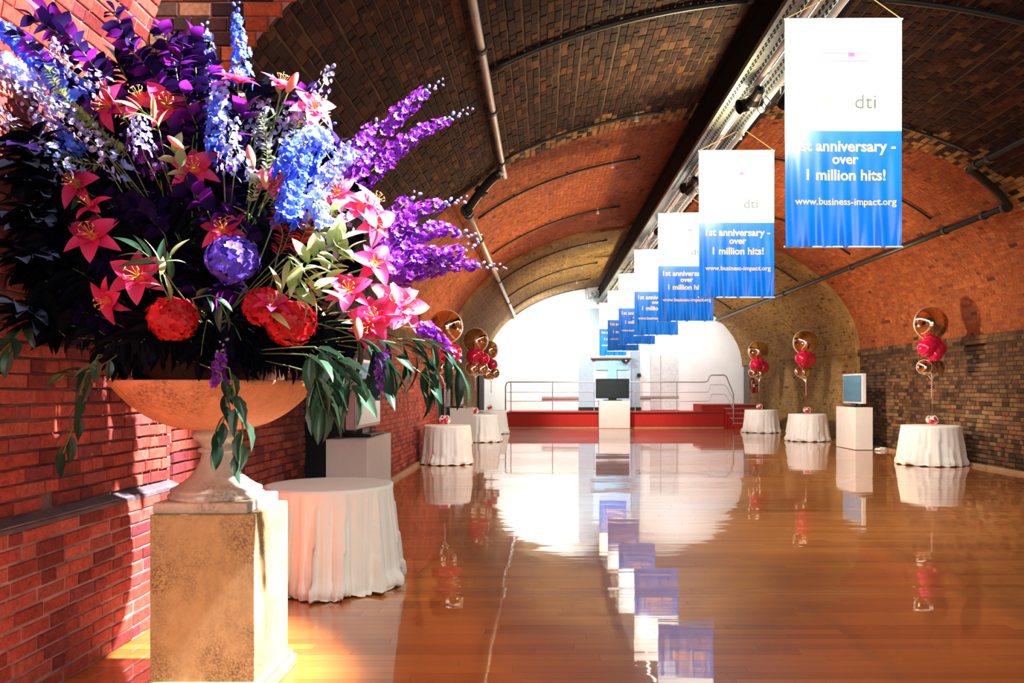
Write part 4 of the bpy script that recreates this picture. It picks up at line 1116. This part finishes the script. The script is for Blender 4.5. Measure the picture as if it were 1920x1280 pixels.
spike([(402, 240), (398, 160), (392, 100), (386, 60)], PALEB, 'pale upright blue spike left of the tallest blue one', 44, .9, .04, dd=.05, group=G1)
spike([(405, 290), (404, 250), (402, 215), (400, 185)], BLUE, 'short blue cluster in the middle below the pale upright spike', 34, 1.0, .04, dd=-.1, group=G1)
spike([(535, 415), (548, 370), (560, 320), (575, 275)], BLUE, 'brightest sunlit blue spike, right of centre', 64, 1.2, .055, dd=-.3, group=G1)
spike([(530, 330), (538, 290), (545, 265)], BLUE, 'short blue cluster above and left of the sunlit spike', 30, 1.05, .045, dd=-.25, group=G1)
spike([(575, 330), (592, 280), (612, 245)], BLUE, 'blue spike leaning right at the upper right of the centre', 38, 1.15, .045, dd=-.15, group=G1)
spike([(560, 415), (585, 370), (610, 335), (640, 300), (680, 290)], PALEB, 'pale sunlit blue spike sweeping right over the pink lilies', 52, 1.1, .045, dd=-.2, group=G1)
spike([(135, 285), (125, 262), (112, 240)], BLUE, 'small blue cluster at the left among pale sprays', 26, 1.0, .045, dd=-.05, group=G1)
spike([(610, 420), (600, 400), (596, 385)], PALEB, 'small pale blue cluster under the sunlit pink lilies', 22, 1.0, .035, dd=-.3, group=G1)
spike([(640, 330), (690, 275), (745, 220), (780, 185), (802, 170)], PURP, 'long purple spike reaching up right, highest of the purple ones', 70, 1.05, .05, dd=.05, group=G2, name='larkspur', tipbuds=9)
spike([(670, 345), (720, 300), (765, 262), (800, 240), (846, 220)], PURP, 'second long purple spike below the highest, with loose tip buds', 66, 1.05, .045, dd=.1, group=G2, name='larkspur', tipbuds=10)
spike([(650, 300), (680, 260), (700, 238)], PURP, 'short purple spike beside the pale blue sweep', 30, 1.0, .045, dd=0, group=G2, name='larkspur')
spike([(715, 470), (750, 430), (785, 395), (840, 380)], PURP, 'purple spike on the right pointing at the grey pipe', 64, 1.1, .055, dd=.05, group=G2, name='larkspur', tipbuds=9)
spike([(720, 490), (770, 450), (815, 430), (865, 437)], PURP, 'middle purple spike of the right-hand spray', 60, 1.1, .05, dd=.05, group=G2, name='larkspur', tipbuds=9)
spike([(730, 500), (780, 480), (830, 475), (872, 465)], PURP, 'purple spike just under the middle one on the right', 56, 1.1, .045, dd=0, group=G2, name='larkspur', tipbuds=7)
spike([(740, 515), (790, 508), (845, 495), (900, 497)], PURP, 'lowest purple spike on the right, reaching farthest out', 66, 1.1, .05, dd=.02, group=G2, name='larkspur', tipbuds=11)
spike([(700, 440), (740, 400), (770, 372)], PURP, 'upper short purple spike of the right-hand spray', 40, 1.05, .05, dd=.08, group=G2, name='larkspur')
spike([(715, 660), (712, 690), (716, 735)], PURP, 'small purple spike hanging below the right-hand leaves', 30, .9, .03, dd=-.3, group=G2, name='larkspur')
spike([(790, 615), (815, 625), (850, 660)], PURP, 'thin purple spray drooping over the red balloons', 22, 1.0, .03, dd=-.25, group=G2, name='larkspur')
spike([(300, 330), (262, 290), (240, 262)], PURP, 'shaded purple spike left of the middle', 38, .9, .05, dd=.0, group=G2, name='larkspur')
spike([(410, 720), (408, 690), (415, 655)], PURP, 'dark violet spike hanging over the front rim of the bowl', 26, .9, .03, dd=-.3, group=G2, name='larkspur')
for i, (pp, lb) in enumerate([
        ([(150, 300), (90, 240), (40, 180), (5, 130)], 'pale spray along the left edge under the blue spikes'),
        ([(150, 320), (80, 280), (20, 235), (-10, 200)], 'loose pale spray low on the left edge'),
        ([(210, 300), (130, 225), (60, 160)], 'pale lilac spray crossing the left side'),
        ([(215, 310), (160, 240), (120, 200)], 'pale spray beside the upper-left lily'),
        ([(270, 290), (262, 250), (258, 225)], 'small lilac buds below the upper-left lilies'),
        ([(470, 270), (480, 230), (500, 190)], 'pale spray beneath the top trumpet lily'),
        ([(520, 280), (535, 235), (560, 200)], 'pale spray right of the top trumpet lily'),
        ([(560, 250), (590, 190), (622, 125)], 'thin green-tipped sprig highest at the right'),
        ([(440, 320), (430, 270), (440, 225)], 'pale blue-white spray in the middle'),
        ([(610, 470), (640, 430), (650, 400)], 'creamy spray among the sunlit leaves'),
        ([(620, 340), (640, 300), (650, 270)], 'pale spray by the short purple spike'),
        ([(200, 170), (130, 130), (100, 80)], 'thin pale spray at the upper left against the pink brick')]):
    spike(pp, LILAC, lb, 54, 1.35, .065, dd=random.uniform(-.2, .02), name='filler_spray', group=G3, small=True, tipbuds=3)

spike([(130, 330), (95, 270), (70, 215)], PALEB, 'loose pale blue spike at the left among the pale sprays', 26, 1.0, .06, dd=-.1, group=G1)
spike([(240, 330), (190, 270), (150, 235)], PALEB, 'faint pale blue spike below the far upper left lily', 24, .9, .05, dd=-.05, group=G1)
spike([(470, 330), (425, 250), (412, 190), (420, 150)], PALEB, 'long pale blue spike left of the top lilies', 40, .95, .05, dd=-.1, group=G1)
spike([(560, 270), (600, 250), (625, 290)], PALEB, 'arched pale blue spike under the upper right lily', 30, 1.0, .05, dd=-.2, group=G1)
def hydrangea(x, y, r, mt, label, n=95, dd=-.25):
    c = FP(x, y, dd); t = thing('hydrangea', label, 'flower', c, 'hydrangea heads low in the arrangement')
    mb = MB(); mb.sphere((0, 0, 0), r*.72, 16, 10, (1, 1, .85)); ob('core', mb, mt, t, smooth=True)
    for i in range(n):
        zz = 1-2*(i+.5)/n; a = i*2.39996; q = math.sqrt(1-zz*zz); d = Vector((q*math.cos(a), q*math.sin(a), zz))
        if d.y > .55: continue
        link('floret', HY[mt.name], t, Vector((d.x, d.y, d.z*.88))*r*random.uniform(.9, 1.08), quat((d+Vector((random.uniform(-.3, .3), 0, random.uniform(-.3, .3)))).normalized(), random.uniform(0, 6)), random.uniform(1.25, 1.7))
    mb = MB(); mb.tube([(0, .02, -r*.5), (.0, .15, -r*.9), ((BASE-c)*.6)[:]], .005, 5); ob('stem', mb, STEM, t)
hydrangea(325, 598, .098, HRED, 'red hydrangea head in shade left of the bowl centre')
hydrangea(545, 606, .102, HRED, 'large round red hydrangea on the right of the bowl')
hydrangea(497, 575, .085, HRED, 'red hydrangea half behind the large round one')
hydrangea(437, 487, .105, HVIO, 'violet-blue hydrangea head in the middle')

BM = .13
def branch(pxpath, kind, label, n, s=1.0, dd=0, name='leafy_branch', spread=.6, group='green leaf sprays', down=0, joined=False, start=0, cat='foliage', root=True, alt=None, altp=.5):
    pts = [wall_limit(FP(x, y, dd), BM) for i, (x, y) in enumerate(pxpath)]
    path = smoothpath(pts, 6)
    rt = curve_to(path[0], None, n=4, bend=.05) if root else []
    t = thing(name, label, cat, (rt or path)[0], group); o = t.location.copy()
    stem_part(t, rt[1:]+path, .003)
    me = LEAF[kind]; jm = MB()
    for i in range(n):
        u = (i+.7)/n; k = u*(len(path)-1.001); p = path[int(k)].lerp(path[int(k)+1], k-int(k))
        tg = (path[int(k)+1]-path[int(k)]).normalized()
        side = tg.cross(Vector((0, -1, 0))); side = side.normalized() if side.length > .1 else Vector((1, 0, 0))
        sgn = 1 if i % 2 else -1
        d = (tg*random.uniform(.5, .95)+side*sgn*spread*random.uniform(.6, 1.3)+Vector((0, -random.uniform(-.15, .55), -down))).normalized()
        if i == n-1: d = (tg+Vector((0, -.1, -down))).normalized()
        q = quatx(d, random.uniform(-.7, .7)); ss = s*random.uniform(.75, 1.15)
        if joined:
            M = Matrix.Translation(p-o)@q.to_matrix().to_4x4()@Matrix.Scale(ss, 4)
            jm.add([M@v.co for v in me.vertices], [tuple(pl.vertices) for pl in me.polygons])
        else: link('leaf', LEAF[alt] if alt and random.random() < altp else me, t, p-o, q, ss)
    if joined: stuff(ob('leaves', jm, me.materials[0], t, smooth=True))
    return t
# hanging green sprays
branch([(185, 665), (155, 720), (140, 790), (118, 850)], 'salal', 'dark leaf spray hanging down the brick wall at the far left', 11, .85, -.1, down=.5)
branch([(240, 650), (180, 690), (120, 700)], 'salal', 'dark leaf spray pointing left over the brick wall', 9, .85, -.1, down=.35)
branch([(60, 600), (30, 630), (18, 660)], 'salal', 'dark leaves at the left frame edge in front of the bricks', 5, .9, -.1, down=.4)
branch([(415, 700), (425, 760), (415, 800), (400, 840)], 'salal', 'dark leaf spray trailing over the bowl, the left strand', 8, .82, -.38, down=.5, spread=.5)
branch([(430, 690), (440, 740), (455, 800), (448, 850)], 'serr', 'green leaf spray trailing over the bowl, the right strand', 8, .8, -.42, down=.55, spread=.5)
branch([(575, 665), (605, 690), (622, 735)], 'serr', 'sunlit leaf spray hanging at the right rim of the bowl', 13, 1.0, -.62, down=.5, spread=.9)
branch([(590, 650), (640, 690), (665, 735)], 'serr', 'second sunlit leaf spray just right of the bowl rim', 13, 1.0, -.6, down=.4, spread=.8)
branch([(590, 700), (600, 740), (608, 765)], 'serr', 'pale-edged leaves lowest at the right rim of the bowl', 7, 1.05, -.65, down=.7, spread=.8)
branch([(660, 630), (700, 650), (735, 690)], 'palm', 'long glossy leaves arching down below the crimson lilies', 11, 1.0, -.3, down=.6, spread=.6)
branch([(700, 635), (760, 650), (800, 690), (808, 720)], 'palm', 'long dark leaf spray drooping at the right', 12, .95, -.25, down=.6, spread=.7)
branch([(740, 635), (800, 640), (840, 670), (868, 705)], 'palm', 'outermost green leaf spray, over the red balloons on the right', 9, .95, -.2, down=.35, spread=.5)
branch([(730, 660), (790, 700), (812, 735)], 'salal', 'pair of broad dark leaves at the tip of the right-hand spray', 6, .8, -.28, down=.6)
# leaves amid the blooms
branch([(330, 540), (300, 500), (265, 470)], 'lilyd', 'green leaves above the lower-left lily', 8, 1.15, -.25)
branch([(340, 600), (300, 520), (320, 480)], 'lily', 'bright green leaves right of the lower-left lily', 7, .9, -.3)
branch([(360, 560), (400, 555), (425, 590)], 'salal', 'glossy leaf group below the violet hydrangea', 5, .75, -.35, down=.3)
branch([(520, 560), (560, 540), (600, 545)], 'light', 'white-lit oval leaves right of the red hydrangeas', 8, 1.0, -.35, spread=.9)
branch([(560, 520), (590, 480), (640, 450)], 'light', 'pale green leaves in full light right of centre', 14, 1.0, -.32, spread=.9)
branch([(600, 560), (620, 500), (650, 470)], 'light', 'cream-green leaves between the pink lilies', 12, .95, -.3, spread=.9)
branch([(580, 460), (620, 400), (600, 380)], 'light', 'light leaves under the sunlit pink lilies', 10, .8, -.25, spread=.8)
branch([(540, 480), (550, 500), (570, 560)], 'lily', 'narrow yellow-green leaves in the middle right', 7, .9, -.35)
branch([(480, 300), (480, 250), (520, 210)], 'lilyd', 'green leaves below the top lilies', 12, .7, -.05, spread=.8)
branch([(560, 300), (580, 240), (590, 215)], 'lily', 'yellow-green leaves under the upper right lily', 9, .8, -.05, spread=.8)
branch([(300, 250), (290, 225), (260, 205)], 'lily', 'narrow green leaves under the upper-left lilies', 7, .9, -.12)
branch([(350, 330), (330, 300), (330, 285)], 'light', 'green leaves beside the coral bud in shade', 6, .8, -.1)
for i, pp in enumerate([[(530, 470), (545, 430), (560, 395)], [(520, 480), (530, 440), (520, 410)], [(555, 480), (565, 450), (580, 420)]]):
    branch(pp, 'red', ['dark red leaf twig under the sunlit blue spike', 'left one of the dark red leaf twigs', 'right one of the dark red leaf twigs'][i], 26, 1.0, -.28, name='red_leaf_twig', group='dark red leaf twigs', spread=1.0)
for i, pp in enumerate([[(500, 330), (500, 270), (490, 215)], [(530, 330), (545, 270), (560, 225)], [(470, 380), (490, 330), (520, 300)], [(520, 400), (500, 350), (470, 340)],
                        [(560, 300), (580, 265), (600, 235)], [(240, 290), (190, 250), (150, 210)], [(200, 310), (130, 300), (80, 270)], [(600, 440), (620, 410), (650, 380)], [(180, 240), (120, 180), (90, 130)]]):
    branch(pp, 'tiny', 'sprig of tiny green leaves among the blooms, ' + ['below the top lilies', 'right of the top lily stems', 'beside the tall pink bud', 'left of the bright blue spike', 'under the upper right lily', 'below the far upper left lily', 'low on the left side', 'under the sunlit pink lilies', 'at the upper left by the pink brick'][i], 40, 1.0, -.08, name='green_sprig', group='sprigs of tiny green leaves', spread=1.1, joined=True)
# purple-leaved branches, top left
MV = [[(300, 300), (230, 200), (150, 90), (90, 20)], [(260, 240), (180, 120), (60, 30)], [(320, 260), (260, 120), (215, 20)], [(340, 250), (330, 130), (300, 50)],
      [(360, 280), (370, 180), (360, 60)], [(330, 300), (300, 160), (240, 90)], [(250, 300), (170, 200), (110, 60)], [(380, 340), (400, 220), (390, 110)],
      [(200, 260), (120, 150), (30, 60)], [(370, 240), (340, 160), (345, 80)], [(420, 330), (440, 260), (470, 200)], [(400, 420), (380, 380), (345, 340)],
      [(440, 400), (420, 360), (440, 320)], [(380, 560), (350, 520), (330, 460)], [(480, 460), (450, 420), (420, 400)], [(470, 560), (430, 545), (400, 560)],
      [(620, 300), (560, 200), (590, 175)], [(200, 520), (150, 500), (120, 490)]]
ORD = ['top-left', 'far top-left', 'upper left', 'tall middle', 'high centre', 'inner upper left', 'outer left', 'centre', 'left edge', 'inner tall', 'right of the upright blue spikes', 'middle', 'small middle', 'lower middle', 'above the violet hydrangea', 'below the violet hydrangea', 'behind the upper right lily', 'low left']
for i, pp in enumerate(MV):
    branch(pp, 'mauve', 'branch of rounded magenta-purple leaves, %s one' % ORD[i], 34 if i < 10 else 18, random.uniform(1.1, 1.5), random.uniform(-.08, .12), name='purple_branch', group='purple-leaved branches', spread=.95, alt='vio', altp=.62)
# foliage filling the heart of the arrangement, deep shade put into its leaf colour
rr = random.Random(5)
BM = .2
def region(x, y):
    if y > 600: return 'along the lower edge of the arrangement, above the bowl'
    if x < 230: return 'on the left side of the arrangement, against the brick wall'
    if y < 280: return 'high in the arrangement behind the purple leaves'
    if x < 430: return 'in the shaded heart of the arrangement'
    return 'behind the sunlit blooms on the right of the arrangement'
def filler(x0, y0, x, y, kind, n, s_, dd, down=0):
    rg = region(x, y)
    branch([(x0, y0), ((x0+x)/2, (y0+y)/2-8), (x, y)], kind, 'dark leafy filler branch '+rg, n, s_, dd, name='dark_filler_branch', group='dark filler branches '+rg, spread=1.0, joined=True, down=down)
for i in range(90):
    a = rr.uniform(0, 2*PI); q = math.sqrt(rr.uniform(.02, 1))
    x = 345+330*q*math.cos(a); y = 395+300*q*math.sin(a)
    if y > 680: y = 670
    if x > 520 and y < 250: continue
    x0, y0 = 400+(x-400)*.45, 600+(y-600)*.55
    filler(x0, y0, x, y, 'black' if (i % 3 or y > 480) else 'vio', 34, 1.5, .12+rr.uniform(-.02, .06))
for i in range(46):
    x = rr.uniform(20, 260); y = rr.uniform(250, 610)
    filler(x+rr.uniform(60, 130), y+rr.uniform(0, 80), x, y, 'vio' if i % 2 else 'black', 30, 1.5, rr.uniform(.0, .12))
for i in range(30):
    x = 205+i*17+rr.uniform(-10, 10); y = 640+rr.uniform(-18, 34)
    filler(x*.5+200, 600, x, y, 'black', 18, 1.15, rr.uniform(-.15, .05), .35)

for i in range(34):  # unseen back branches, added to widen the bouquet's shadow on the wall
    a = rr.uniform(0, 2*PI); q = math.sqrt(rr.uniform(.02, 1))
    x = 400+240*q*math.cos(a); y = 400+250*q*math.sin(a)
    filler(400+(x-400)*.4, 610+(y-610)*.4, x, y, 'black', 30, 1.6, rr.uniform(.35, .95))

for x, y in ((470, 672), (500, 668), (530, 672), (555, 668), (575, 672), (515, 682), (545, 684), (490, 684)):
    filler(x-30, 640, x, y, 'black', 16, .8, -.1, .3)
